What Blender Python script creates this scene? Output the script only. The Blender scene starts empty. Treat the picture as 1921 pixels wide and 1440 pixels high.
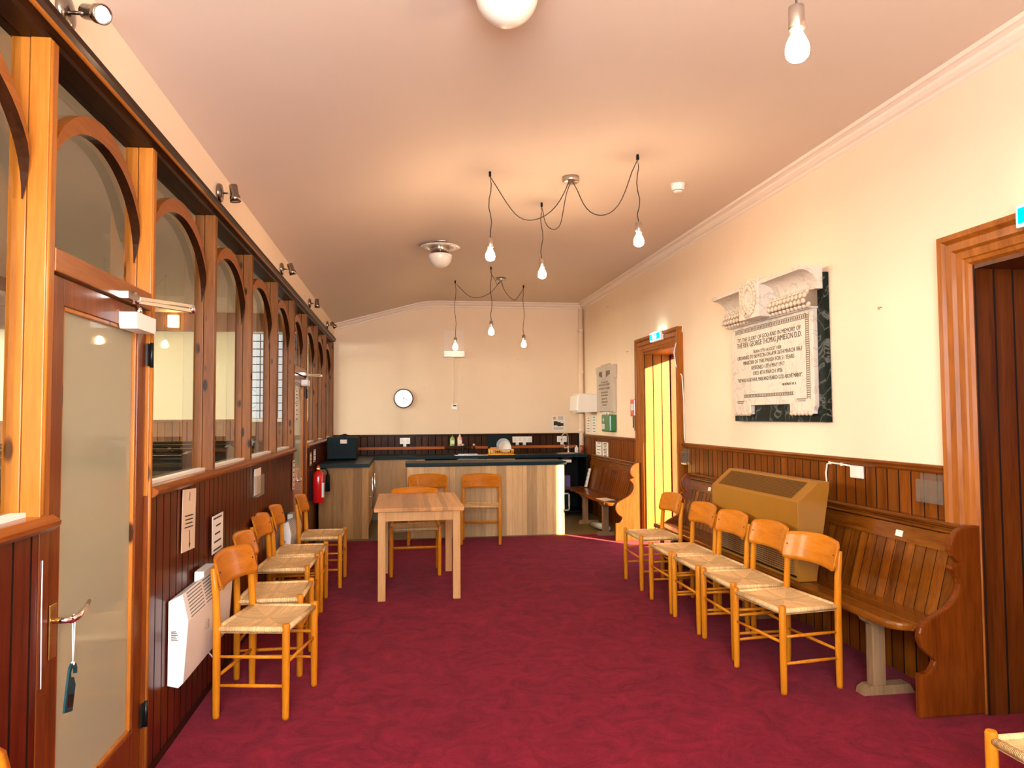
import bpy, bmesh, math, random
from mathutils import Vector, Matrix
random.seed(7)
PI = math.pi
col = bpy.context.scene.collection
V = Vector

# ------------------------------------------------------------------ materials
def new_mat(name):
    m = bpy.data.materials.new(name); m.use_nodes = True
    nt = m.node_tree
    for n in list(nt.nodes): nt.nodes.remove(n)
    out = nt.nodes.new('ShaderNodeOutputMaterial')
    return m, nt, out

def N(nt, t, **kw):
    n = nt.nodes.new(t)
    for k, v in kw.items():
        if k.startswith('i_'):
            n.inputs[k[2:].replace('_', ' ')].default_value = v
        else: setattr(n, k, v)
    return n

def rgba(c): return (c[0], c[1], c[2], 1.0)

def principled(nt, out, rough=.5, metal=0., coat=0., spec=.5):
    b = N(nt, 'ShaderNodeBsdfPrincipled')
    b.inputs['Roughness'].default_value = rough
    b.inputs['Metallic'].default_value = metal
    b.inputs['Coat Weight'].default_value = coat
    b.inputs['Coat Roughness'].default_value = .12
    b.inputs['Specular IOR Level'].default_value = spec
    nt.links.new(b.outputs[0], out.inputs[0])
    return b

def plain(name, c, rough=.5, metal=0., coat=0., spec=.5, var=.06, scale=8., bump=0., bscale=60.):
    m, nt, out = new_mat(name)
    b = principled(nt, out, rough, metal, coat, spec)
    tc = N(nt, 'ShaderNodeTexCoord')
    no = N(nt, 'ShaderNodeTexNoise'); no.inputs['Scale'].default_value = scale; no.inputs['Detail'].default_value = 4
    nt.links.new(tc.outputs['Object'], no.inputs['Vector'])
    mx = N(nt, 'ShaderNodeMix', data_type='RGBA')
    mx.inputs[6].default_value = rgba([x * (1 - var) for x in c]); mx.inputs[7].default_value = rgba([min(1, x * (1 + var)) for x in c])
    nt.links.new(no.outputs['Fac'], mx.inputs[0]); nt.links.new(mx.outputs[2], b.inputs['Base Color'])
    if bump:
        n2 = N(nt, 'ShaderNodeTexNoise'); n2.inputs['Scale'].default_value = bscale; n2.inputs['Detail'].default_value = 3
        nt.links.new(tc.outputs['Object'], n2.inputs['Vector'])
        bp = N(nt, 'ShaderNodeBump'); bp.inputs['Strength'].default_value = bump; bp.inputs['Distance'].default_value = .01
        nt.links.new(n2.outputs['Fac'], bp.inputs['Height']); nt.links.new(bp.outputs[0], b.inputs['Normal'])
    return m

def wood(name, c1, c2, axis='Z', rough=.35, coat=.3, scale=1., knots=0., c3=None, boards=None, wear=None, spec=.35):
    """grain runs along axis; boards=(axis, width) tints neighbouring boards differently."""
    m, nt, out = new_mat(name)
    b = principled(nt, out, rough, 0, coat * .28, spec * .42)
    tc = N(nt, 'ShaderNodeTexCoord'); oi = N(nt, 'ShaderNodeObjectInfo')
    mp = N(nt, 'ShaderNodeMapping')
    s = [9., 9., 9.]; s['XYZ'.index(axis)] = .75
    mp.inputs['Scale'].default_value = [x * scale for x in s]
    nt.links.new(tc.outputs['Object'], mp.inputs['Vector'])
    ad = N(nt, 'ShaderNodeVectorMath', operation='ADD')
    ml = N(nt, 'ShaderNodeMath', operation='MULTIPLY'); ml.inputs[1].default_value = 37.
    nt.links.new(oi.outputs['Random'], ml.inputs[0])
    nt.links.new(mp.outputs[0], ad.inputs[0]); nt.links.new(ml.outputs[0], ad.inputs[1])
    vec = ad.outputs[0]
    if boards:
        sep = N(nt, 'ShaderNodeSeparateXYZ'); nt.links.new(tc.outputs['Object'], sep.inputs[0])
        dv = N(nt, 'ShaderNodeMath', operation='DIVIDE'); dv.inputs[1].default_value = boards[1]
        nt.links.new(sep.outputs['XYZ'.index(boards[0])], dv.inputs[0])
        fl = N(nt, 'ShaderNodeMath', operation='FLOOR'); nt.links.new(dv.outputs[0], fl.inputs[0])
        wn = N(nt, 'ShaderNodeTexWhiteNoise', noise_dimensions='1D'); nt.links.new(fl.outputs[0], wn.inputs['W'])
        a2 = N(nt, 'ShaderNodeVectorMath', operation='ADD'); m2 = N(nt, 'ShaderNodeMath', operation='MULTIPLY'); m2.inputs[1].default_value = 53.
        nt.links.new(wn.outputs['Value'], m2.inputs[0]); nt.links.new(vec, a2.inputs[0]); nt.links.new(m2.outputs[0], a2.inputs[1])
        vec = a2.outputs[0]
    n1 = N(nt, 'ShaderNodeTexNoise'); n1.inputs['Scale'].default_value = 1.3; n1.inputs['Detail'].default_value = 6; n1.inputs['Roughness'].default_value = .6; n1.inputs['Distortion'].default_value = .7
    nt.links.new(vec, n1.inputs['Vector'])
    n2 = N(nt, 'ShaderNodeTexNoise'); n2.inputs['Scale'].default_value = 9.; n2.inputs['Detail'].default_value = 3
    nt.links.new(vec, n2.inputs['Vector'])
    av = N(nt, 'ShaderNodeMath', operation='MULTIPLY_ADD'); av.inputs[1].default_value = .35
    nt.links.new(n2.outputs['Fac'], av.inputs[0])
    sc = N(nt, 'ShaderNodeMath', operation='MULTIPLY'); sc.inputs[1].default_value = .65
    nt.links.new(n1.outputs['Fac'], sc.inputs[0]); nt.links.new(sc.outputs[0], av.inputs[2])
    cr = N(nt, 'ShaderNodeValToRGB')
    cr.color_ramp.elements[0].position = .34; cr.color_ramp.elements[0].color = rgba(c1)
    cr.color_ramp.elements[1].position = .66; cr.color_ramp.elements[1].color = rgba(c2)
    nt.links.new(av.outputs[0], cr.inputs[0])
    colr = cr.outputs[0]
    if boards:
        hs = N(nt, 'ShaderNodeMix', data_type='RGBA', blend_type='MULTIPLY'); hs.inputs[0].default_value = 1.
        mr = N(nt, 'ShaderNodeMapRange'); mr.inputs['To Min'].default_value = .68; mr.inputs['To Max'].default_value = 1.18
        nt.links.new(wn.outputs['Value'], mr.inputs[0]); nt.links.new(colr, hs.inputs[6]); nt.links.new(mr.outputs[0], hs.inputs[7])
        colr = hs.outputs[2]
    if knots:
        vo = N(nt, 'ShaderNodeTexVoronoi'); vo.inputs['Scale'].default_value = knots
        k2 = N(nt, 'ShaderNodeMapping'); ks = [2.2, 2.2, 2.2]; ks['XYZ'.index(axis)] = .8; k2.inputs['Scale'].default_value = ks
        nt.links.new(tc.outputs['Object'], k2.inputs['Vector'])
        a3 = N(nt, 'ShaderNodeVectorMath', operation='ADD'); nt.links.new(k2.outputs[0], a3.inputs[0]); nt.links.new(ml.outputs[0], a3.inputs[1])
        nt.links.new(a3.outputs[0], vo.inputs['Vector'])
        lt = N(nt, 'ShaderNodeMapRange'); lt.inputs['From Min'].default_value = .12; lt.inputs['From Max'].default_value = .19; lt.inputs['To Min'].default_value = 1.; lt.inputs['To Max'].default_value = 0.
        nt.links.new(vo.outputs['Distance'], lt.inputs[0])
        km = N(nt, 'ShaderNodeMix', data_type='RGBA'); nt.links.new(lt.outputs[0], km.inputs[0]); nt.links.new(colr, km.inputs[6]); km.inputs[7].default_value = rgba([x * .16 for x in c1])
        colr = km.outputs[2]
    if wear:
        wv = N(nt, 'ShaderNodeTexNoise'); wv.inputs['Scale'].default_value = 14.; wv.inputs['Detail'].default_value = 8; wv.inputs['Roughness'].default_value = .75
        nt.links.new(tc.outputs['Object'], wv.inputs['Vector'])
        wr = N(nt, 'ShaderNodeMapRange'); wr.inputs['From Min'].default_value = .68; wr.inputs['From Max'].default_value = .74
        nt.links.new(wv.outputs['Fac'], wr.inputs[0])
        wm = N(nt, 'ShaderNodeMix', data_type='RGBA'); nt.links.new(wr.outputs[0], wm.inputs[0]); nt.links.new(colr, wm.inputs[6]); wm.inputs[7].default_value = rgba(wear)
        colr = wm.outputs[2]
    nt.links.new(colr, b.inputs['Base Color'])
    bp = N(nt, 'ShaderNodeBump'); bp.inputs['Strength'].default_value = .08; bp.inputs['Distance'].default_value = .004
    nt.links.new(n2.outputs['Fac'], bp.inputs['Height']); nt.links.new(bp.outputs[0], b.inputs['Normal'])
    return m

def emit(name, c, strength):
    m, nt, out = new_mat(name)
    e = N(nt, 'ShaderNodeEmission'); e.inputs[0].default_value = rgba(c); e.inputs[1].default_value = strength
    nt.links.new(e.outputs[0], out.inputs[0]); return m

def glass_pane(name, tint=(.93, .95, .92), gloss=1., ior=1.5, haze=0., hazec=(.8, .75, .65)):
    m, nt, out = new_mat(name)
    t = N(nt, 'ShaderNodeBsdfTransparent'); t.inputs[0].default_value = rgba(tint)
    g = N(nt, 'ShaderNodeBsdfGlossy'); g.inputs['Roughness'].default_value = .02
    f = N(nt, 'ShaderNodeFresnel'); f.inputs[0].default_value = ior
    geo = N(nt, 'ShaderNodeNewGeometry')
    # same reflectance from both faces of the pane
    fm = N(nt, 'ShaderNodeMath', operation='MULTIPLY'); fm.inputs[1].default_value = gloss
    inv = N(nt, 'ShaderNodeMath', operation='SUBTRACT'); inv.inputs[0].default_value = 1.
    nt.links.new(geo.outputs['Backfacing'], inv.inputs[1])
    nt.links.new(f.outputs[0], fm.inputs[0])
    mf = N(nt, 'ShaderNodeMath', operation='MULTIPLY'); nt.links.new(fm.outputs[0], mf.inputs[0]); nt.links.new(inv.outputs[0], mf.inputs[1])
    mx = N(nt, 'ShaderNodeMixShader'); nt.links.new(mf.outputs[0], mx.inputs[0]); nt.links.new(t.outputs[0], mx.inputs[1]); nt.links.new(g.outputs[0], mx.inputs[2])
    res = mx.outputs[0]
    if haze:
        d = N(nt, 'ShaderNodeBsdfDiffuse'); d.inputs[0].default_value = rgba(hazec)
        m2 = N(nt, 'ShaderNodeMixShader'); m2.inputs[0].default_value = haze
        nt.links.new(res, m2.inputs[1]); nt.links.new(d.outputs[0], m2.inputs[2]); res = m2.outputs[0]
    nt.links.new(res, out.inputs[0]); return m

def carpet_mat():
    m, nt, out = new_mat('crimson_carpet')
    b = principled(nt, out, .95, 0, 0, .05)
    b.inputs['Sheen Weight'].default_value = .08; b.inputs['Sheen Roughness'].default_value = .4
    b.inputs['Sheen Tint'].default_value = (1., .45, .55, 1)
    tc = N(nt, 'ShaderNodeTexCoord')
    n1 = N(nt, 'ShaderNodeTexNoise'); n1.inputs['Scale'].default_value = 260.; n1.inputs['Detail'].default_value = 2
    n2 = N(nt, 'ShaderNodeTexNoise'); n2.inputs['Scale'].default_value = 5.; n2.inputs['Detail'].default_value = 10; n2.inputs['Roughness'].default_value = .82; n2.inputs['Distortion'].default_value = 1.1
    for n in (n1, n2): nt.links.new(tc.outputs['Object'], n.inputs['Vector'])
    ma = N(nt, 'ShaderNodeMath', operation='MULTIPLY_ADD'); ma.inputs[1].default_value = .35
    nt.links.new(n1.outputs['Fac'], ma.inputs[0])
    ms = N(nt, 'ShaderNodeMath', operation='MULTIPLY'); ms.inputs[1].default_value = .65
    nt.links.new(n2.outputs['Fac'], ms.inputs[0]); nt.links.new(ms.outputs[0], ma.inputs[2])
    cr = N(nt, 'ShaderNodeValToRGB')
    cr.color_ramp.elements[0].position = .37; cr.color_ramp.elements[0].color = (.085, .003, .009, 1)
    cr.color_ramp.elements[1].position = .64; cr.color_ramp.elements[1].color = (.27, .0115, .032, 1)
    nt.links.new(ma.outputs[0], cr.inputs[0]); nt.links.new(cr.outputs[0], b.inputs['Base Color'])
    bp = N(nt, 'ShaderNodeBump'); bp.inputs['Strength'].default_value = .5; bp.inputs['Distance'].default_value = .006
    nt.links.new(n1.outputs['Fac'], bp.inputs['Height']); nt.links.new(bp.outputs[0], b.inputs['Normal'])
    return m

def cord_mat():
    m, nt, out = new_mat('woven_paper_cord')
    b = principled(nt, out, .75, 0, 0, .3)
    tc = N(nt, 'ShaderNodeTexCoord'); sp = N(nt, 'ShaderNodeSeparateXYZ'); nt.links.new(tc.outputs['Object'], sp.inputs[0])
    def mth(op, a, bb=None):
        n = N(nt, 'ShaderNodeMath', operation=op)
        for i, x in enumerate((a, bb)):
            if x is None: continue
            if isinstance(x, (int, float)): n.inputs[i].default_value = x
            else: nt.links.new(x, n.inputs[i])
        return n.outputs[0]
    ax = mth('ABSOLUTE', mth('DIVIDE', sp.outputs[0], .17)); ay = mth('ABSOLUTE', mth('DIVIDE', sp.outputs[1], .218))
    sel = mth('GREATER_THAN', ax, ay)
    # strands run across each rail: the stripe coordinate changes with the sector
    co = N(nt, 'ShaderNodeMix', data_type='FLOAT'); nt.links.new(sel, co.inputs[0]); nt.links.new(sp.outputs[0], co.inputs[2]); nt.links.new(sp.outputs[1], co.inputs[3])
    st = mth('ABSOLUTE', mth('SINE', mth('MULTIPLY', co.outputs[0], PI / .0055)))
    wn = N(nt, 'ShaderNodeTexWhiteNoise', noise_dimensions='1D'); nt.links.new(mth('FLOOR', mth('DIVIDE', co.outputs[0], .0055)), wn.inputs['W'])
    gap = mth('LESS_THAN', wn.outputs['Value'], .13)
    cr = N(nt, 'ShaderNodeValToRGB'); cr.color_ramp.elements[0].position = 0.; cr.color_ramp.elements[0].color = (.40, .21, .06, 1)
    cr.color_ramp.elements[1].position = .55; cr.color_ramp.elements[1].color = (.98, .66, .31, 1)
    nt.links.new(st, cr.inputs[0])
    mv = N(nt, 'ShaderNodeMapRange'); mv.inputs['To Min'].default_value = .78; mv.inputs['To Max'].default_value = 1.1; nt.links.new(wn.outputs['Value'], mv.inputs[0])
    mm = N(nt, 'ShaderNodeMix', data_type='RGBA', blend_type='MULTIPLY'); mm.inputs[0].default_value = 1.; nt.links.new(cr.outputs[0], mm.inputs[6]); nt.links.new(mv.outputs[0], mm.inputs[7])
    m3 = N(nt, 'ShaderNodeMix', data_type='RGBA', blend_type='MULTIPLY'); m3.inputs[0].default_value = 1.; nt.links.new(mm.outputs[2], m3.inputs[6])
    sv = N(nt, 'ShaderNodeMapRange'); sv.inputs['To Min'].default_value = 1.; sv.inputs['To Max'].default_value = .82; nt.links.new(sel, sv.inputs[0]); nt.links.new(sv.outputs[0], m3.inputs[7])  # sheen of the strand direction put in as a darker tone per sector
    nt.links.new(m3.outputs[2], b.inputs['Base Color'])
    bp = N(nt, 'ShaderNodeBump'); bp.inputs['Strength'].default_value = .6; bp.inputs['Distance'].default_value = .003
    nt.links.new(mth('SUBTRACT', st, mth('MULTIPLY', gap, .8)), bp.inputs['Height']); nt.links.new(bp.outputs[0], b.inputs['Normal'])
    return m

def marble_mat(name, c, vein, scale=6., rough=.3, amt=.5):
    m, nt, out = new_mat(name)
    b = principled(nt, out, rough, 0, .05, .15)
    tc = N(nt, 'ShaderNodeTexCoord')
    n = N(nt, 'ShaderNodeTexNoise'); n.inputs['Scale'].default_value = scale; n.inputs['Detail'].default_value = 9; n.inputs['Distortion'].default_value = 1.6
    nt.links.new(tc.outputs['Object'], n.inputs['Vector'])
    cr = N(nt, 'ShaderNodeValToRGB'); e = cr.color_ramp.elements
    e[0].position = .47; e[0].color = rgba(c); e[1].position = .53; e[1].color = rgba(c)
    k = e.new(.5); k.color = rgba([a * (1 - amt) + v * amt for a, v in zip(c, vein)])
    nt.links.new(n.outputs['Fac'], cr.inputs[0]); nt.links.new(cr.outputs[0], b.inputs['Base Color'])
    return m

M = {}
M['plaster'] = plain('cream_plaster', (.82, .655, .49), .75, spec=.2, var=.045, scale=2.2, bump=.12, bscale=14.)
M['ceil'] = plain('ceiling_paint', (.70, .575, .475), .8, spec=.2, var=.035, scale=1.1, bump=.05, bscale=9.)
M['cornice'] = plain('cornice_paint', (.82, .69, .58), .6, var=.03)
M['carpet'] = carpet_mat()
M['vinyl'] = plain('olive_vinyl_floor', (.16, .125, .055), .4, var=.2, scale=5.)
M['redboard'] = wood('red_brown_panelling', (.050, .0050, .0010), (.145, .019, .0028), 'Z', .3, .5, boards=('Y', .095))
M['redwood'] = wood('red_brown_varnished_pine', (.095, .018, .003), (.215, .047, .007), 'Z', .28, .5)
M['redwood_y'] = wood('red_brown_varnished_rail', (.15, .036, .006), (.32, .09, .014), 'Y', .25, .55)
M['darkbeam'] = wood('dark_varnished_beam', (.012, .0035, .0012), (.040, .011, .003), 'Y', .4, .2, spec=.2)
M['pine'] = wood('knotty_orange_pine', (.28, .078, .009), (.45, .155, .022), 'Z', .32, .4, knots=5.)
M['pinebrown'] = wood('knotty_dim_brown_pine', (.13, .042, .009), (.25, .09, .021), 'Z', .36, .3, knots=6.)  # same pine, browner and darkened for the dimmer light on the far posts
M['pine_y'] = wood('orange_pine_rail', (.19, .048, .0055), (.33, .10, .013), 'Y', .32, .4)
M['rightboard'] = wood('brown_dado_boards', (.10, .021, .0012), (.25, .070, .005), 'Z', .3, .4, boards=('Y', .1))
M['rightrail'] = wood('brown_dado_rail', (.10, .023, .002), (.23, .062, .006), 'Y', .3, .45)
M['backboard'] = wood('dark_back_dado_boards', (.028, .009, .003), (.065, .022, .006), 'Z', .45, .2, boards=('X', .1), spec=.2)
M['backrail'] = wood('orange_upstand_rail', (.30, .066, .008), (.48, .125, .016), 'X', .4, .2)
M['archi'] = wood('golden_brown_architrave', (.20, .052, .005), (.38, .12, .013), 'Z', .42, .3)
M['archi_y'] = wood('golden_brown_head_moulding', (.22, .065, .010), (.40, .14, .022), 'Y', .28, .5)
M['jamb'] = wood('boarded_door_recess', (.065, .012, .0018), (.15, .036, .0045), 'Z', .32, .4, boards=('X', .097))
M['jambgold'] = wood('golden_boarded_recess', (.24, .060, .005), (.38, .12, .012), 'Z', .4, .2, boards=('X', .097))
M['pew'] = wood('worn_pew_wood_upright', (.10, .022, .0013), (.25, .076, .0055), 'Z', .28, .6, boards=('Y', .078))
M['pew_y'] = wood('worn_pew_wood_long', (.085, .020, .0015), (.22, .068, .006), 'Y', .24, .8, wear=(.38, .18, .05))
M['pew_end'] = wood('pew_end_wood', (.085, .015, .0012), (.185, .042, .0035), 'Z', .28, .7, wear=(.28, .11, .02))
M['bare'] = wood('bare_timber_trestle', (.17, .095, .045), (.29, .18, .095), 'Z', .7, 0)
M['beech'] = wood('orange_lacquered_beech', (.47, .145, .006), (.66, .25, .014), 'Z', .33, .35, scale=2., spec=.25)
M['beech_y'] = wood('orange_lacquered_beech_back', (.42, .12, .006), (.60, .205, .012), 'Y', .28, .45, scale=1.6, spec=.25)
M['cord'] = cord_mat()
M['block'] = wood('beech_block_top', (.46, .205, .065), (.66, .34, .125), 'Y', .35, .25, boards=('X', .045))
M['tableleg'] = wood('pale_beech_leg', (.50, .26, .09), (.66, .38, .16), 'Z', .4, .15)
M['oak'] = wood('light_oak_laminate', (.52, .32, .14), (.70, .47, .235), 'Z', .4, .1, boards=('X', .125))
M['oakdark'] = wood('golden_oak_end_panel', (.31, .155, .048), (.46, .26, .09), 'Z', .4, .1, boards=('X', .11))
M['worktop'] = plain('dark_teal_worktop', (.005, .020, .026), .4, spec=.12, var=.3, scale=120.)
M['chrome'] = plain('chrome', (.75, .73, .70), .12, 1., var=.02)
M['nickel'] = plain('brushed_nickel', (.55, .50, .45), .3, 1., var=.04)
M['brass'] = plain('worn_brass', (.62, .36, .10), .3, 1., var=.2, scale=40.)
M['darkchrome'] = plain('dark_chrome', (.30, .26, .22), .2, 1., var=.05)
M['groove'] = plain('dark_groove', (.010, .003, .0008), .7, spec=.1)
M['steel'] = plain('stainless_steel', (.62, .60, .57), .25, 1., var=.04)
M['white'] = plain('white_paint', (.83, .82, .79), .35, var=.02)
M['whiteplastic'] = plain('white_plastic', (.82, .78, .72), .35, coat=.2, var=.02)
M['black'] = plain('black_plastic', (.005, .006, .007), .45, spec=.1, var=.2)
M['teal'] = plain('dark_teal_plastic', (.003, .013, .016), .45, spec=.1, var=.15)
M['blackmetal'] = plain('black_iron', (.012, .012, .012), .4, .5, var=.2)
M['ink'] = plain('dark_ink', (.02, .016, .012), .7, var=.1)
M['red'] = plain('red_enamel', (.62, .012, .012), .2, coat=.6, var=.04)
M['green'] = plain('green_plastic', (.008, .16, .05), .35, coat=.3, var=.06)
M['mustard'] = plain('mustard_brown_metal', (.30, .125, .010), .35, coat=.15, var=.06)
M['paper'] = plain('paper', (.72, .56, .40), .8, var=.03)
M['whitepaper'] = plain('white_paper', (.80, .74, .66), .8, var=.03)
M['yellow'] = plain('yellow_plastic', (.85, .40, .015), .4, var=.06)
M['purple'] = plain('purple_carton', (.10, .07, .24), .6, var=.1)
M['lime'] = plain('green_carton', (.05, .30, .02), .6, var=.1)
M['orange'] = plain('orange_sponge', (.75, .27, .04), .8, var=.1)
M['bluegrey'] = plain('blue_grey_ceramic', (.42, .50, .55), .25, coat=.3, var=.06)
M['crock'] = plain('white_ceramic', (.78, .77, .74), .2, coat=.4, var=.03)
M['opal'] = plain('opal_glass', (.80, .72, .62), .3, coat=.3, var=.02)
M['tancable'] = plain('brown_flex', (.03, .022, .016), .6, var=.2)
M['tealtag'] = plain('teal_door_tag', (.003, .042, .048), .35, spec=.3)
M['string'] = plain('white_string', (.85, .85, .83), .8, var=.05)
M['frost'] = None
def frosted():
    m, nt, out = new_mat('frosted_glass_panel')
    d = N(nt, 'ShaderNodeBsdfDiffuse'); d.inputs[0].default_value = (.62, .53, .38, 1)
    t = N(nt, 'ShaderNodeBsdfTranslucent'); t.inputs[0].default_value = (.80, .72, .55, 1)
    r = N(nt, 'ShaderNodeBsdfRefraction'); r.inputs[0].default_value = (.9, .92, .85, 1); r.inputs['IOR'].default_value = 1.01; r.inputs['Roughness'].default_value = .38
    g = N(nt, 'ShaderNodeBsdfGlossy'); g.inputs['Roughness'].default_value = .03
    a = N(nt, 'ShaderNodeMixShader'); a.inputs[0].default_value = .5; nt.links.new(d.outputs[0], a.inputs[1]); nt.links.new(t.outputs[0], a.inputs[2])
    b = N(nt, 'ShaderNodeMixShader'); b.inputs[0].default_value = .35; nt.links.new(a.outputs[0], b.inputs[1]); nt.links.new(r.outputs[0], b.inputs[2])
    f = N(nt, 'ShaderNodeFresnel'); f.inputs[0].default_value = 1.5
    c = N(nt, 'ShaderNodeMixShader'); nt.links.new(f.outputs[0], c.inputs[0]); nt.links.new(b.outputs[0], c.inputs[1]); nt.links.new(g.outputs[0], c.inputs[2])
    nt.links.new(c.outputs[0], out.inputs[0]); return m
M['frost'] = frosted()
M['glass'] = glass_pane('clear_window_glass')
M['acrylic'] = glass_pane('clear_acrylic', (.9, .88, .84), 1., 1.49, .05)
M['bulb'] = emit('lit_bulb', (1., .69, .41), 155.)
M['bulbfar'] = emit('lit_bulb_far', (1., .61, .30), 60.)
M['marble'] = marble_mat('white_marble', (.66, .58, .50), (.36, .30, .25), 5., .28, .55)
M['carved'] = marble_mat('carved_marble', (.60, .50, .40), (.32, .24, .17), 8., .45, .5)
M['slate'] = marble_mat('black_veined_marble', (.004, .010, .008), (.35, .37, .35), 4., .35, .3)
M['shade_stone'] = plain('shaded_marble_core', (.27, .19, .125), .6, var=.1)  # marble darkened to paint the shade in the gaps between carved leaves
M['stone'] = plain('grey_stone_tablet', (.50, .43, .36), .6, var=.08)
M['stonedark'] = plain('incised_lettering', (.16, .12, .09), .8, var=.1)
M['lead'] = plain('lead_came', (.05, .05, .05), .5, .6)
M['daylight'] = emit('added_window_glow', (1., .93, .80), 26.)  # glow of the added side windows that brighten the hall
M['daysoft'] = emit('pale_leaded_glass', (.95, .98, 1.), .62)
M['exit_g'] = emit('exit_sign_green', (.0, .75, .55), 3.2)
M['exit_w'] = emit('exit_sign_white', (.8, 1., .97), 4.)
M['halllamp'] = emit('hall_lamp_glow', (1., .62, .22), 14.)
M['hallwall'] = plain('hall_cream_wall', (.80, .72, .50), .8, var=.04, scale=2.)
M['hallceil'] = plain('hall_ceiling', (.64, .49, .38), .8, var=.05, scale=2.)
M['hallwood'] = wood('hall_dado_boards', (.20, .085, .04), (.34, .15, .07), 'Z', .35, .3, boards=('X', .12))
M['hallpew'] = wood('dark_hall_pew', (.016, .010, .006), (.04, .024, .012), 'X', .25, .4)
M['hallfloor'] = plain('hall_floor', (.05, .035, .02), .6, var=.2)
M['pavement'] = plain('porch_stone', (.36, .33, .28), .85, var=.15, scale=6., bump=.3)

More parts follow.
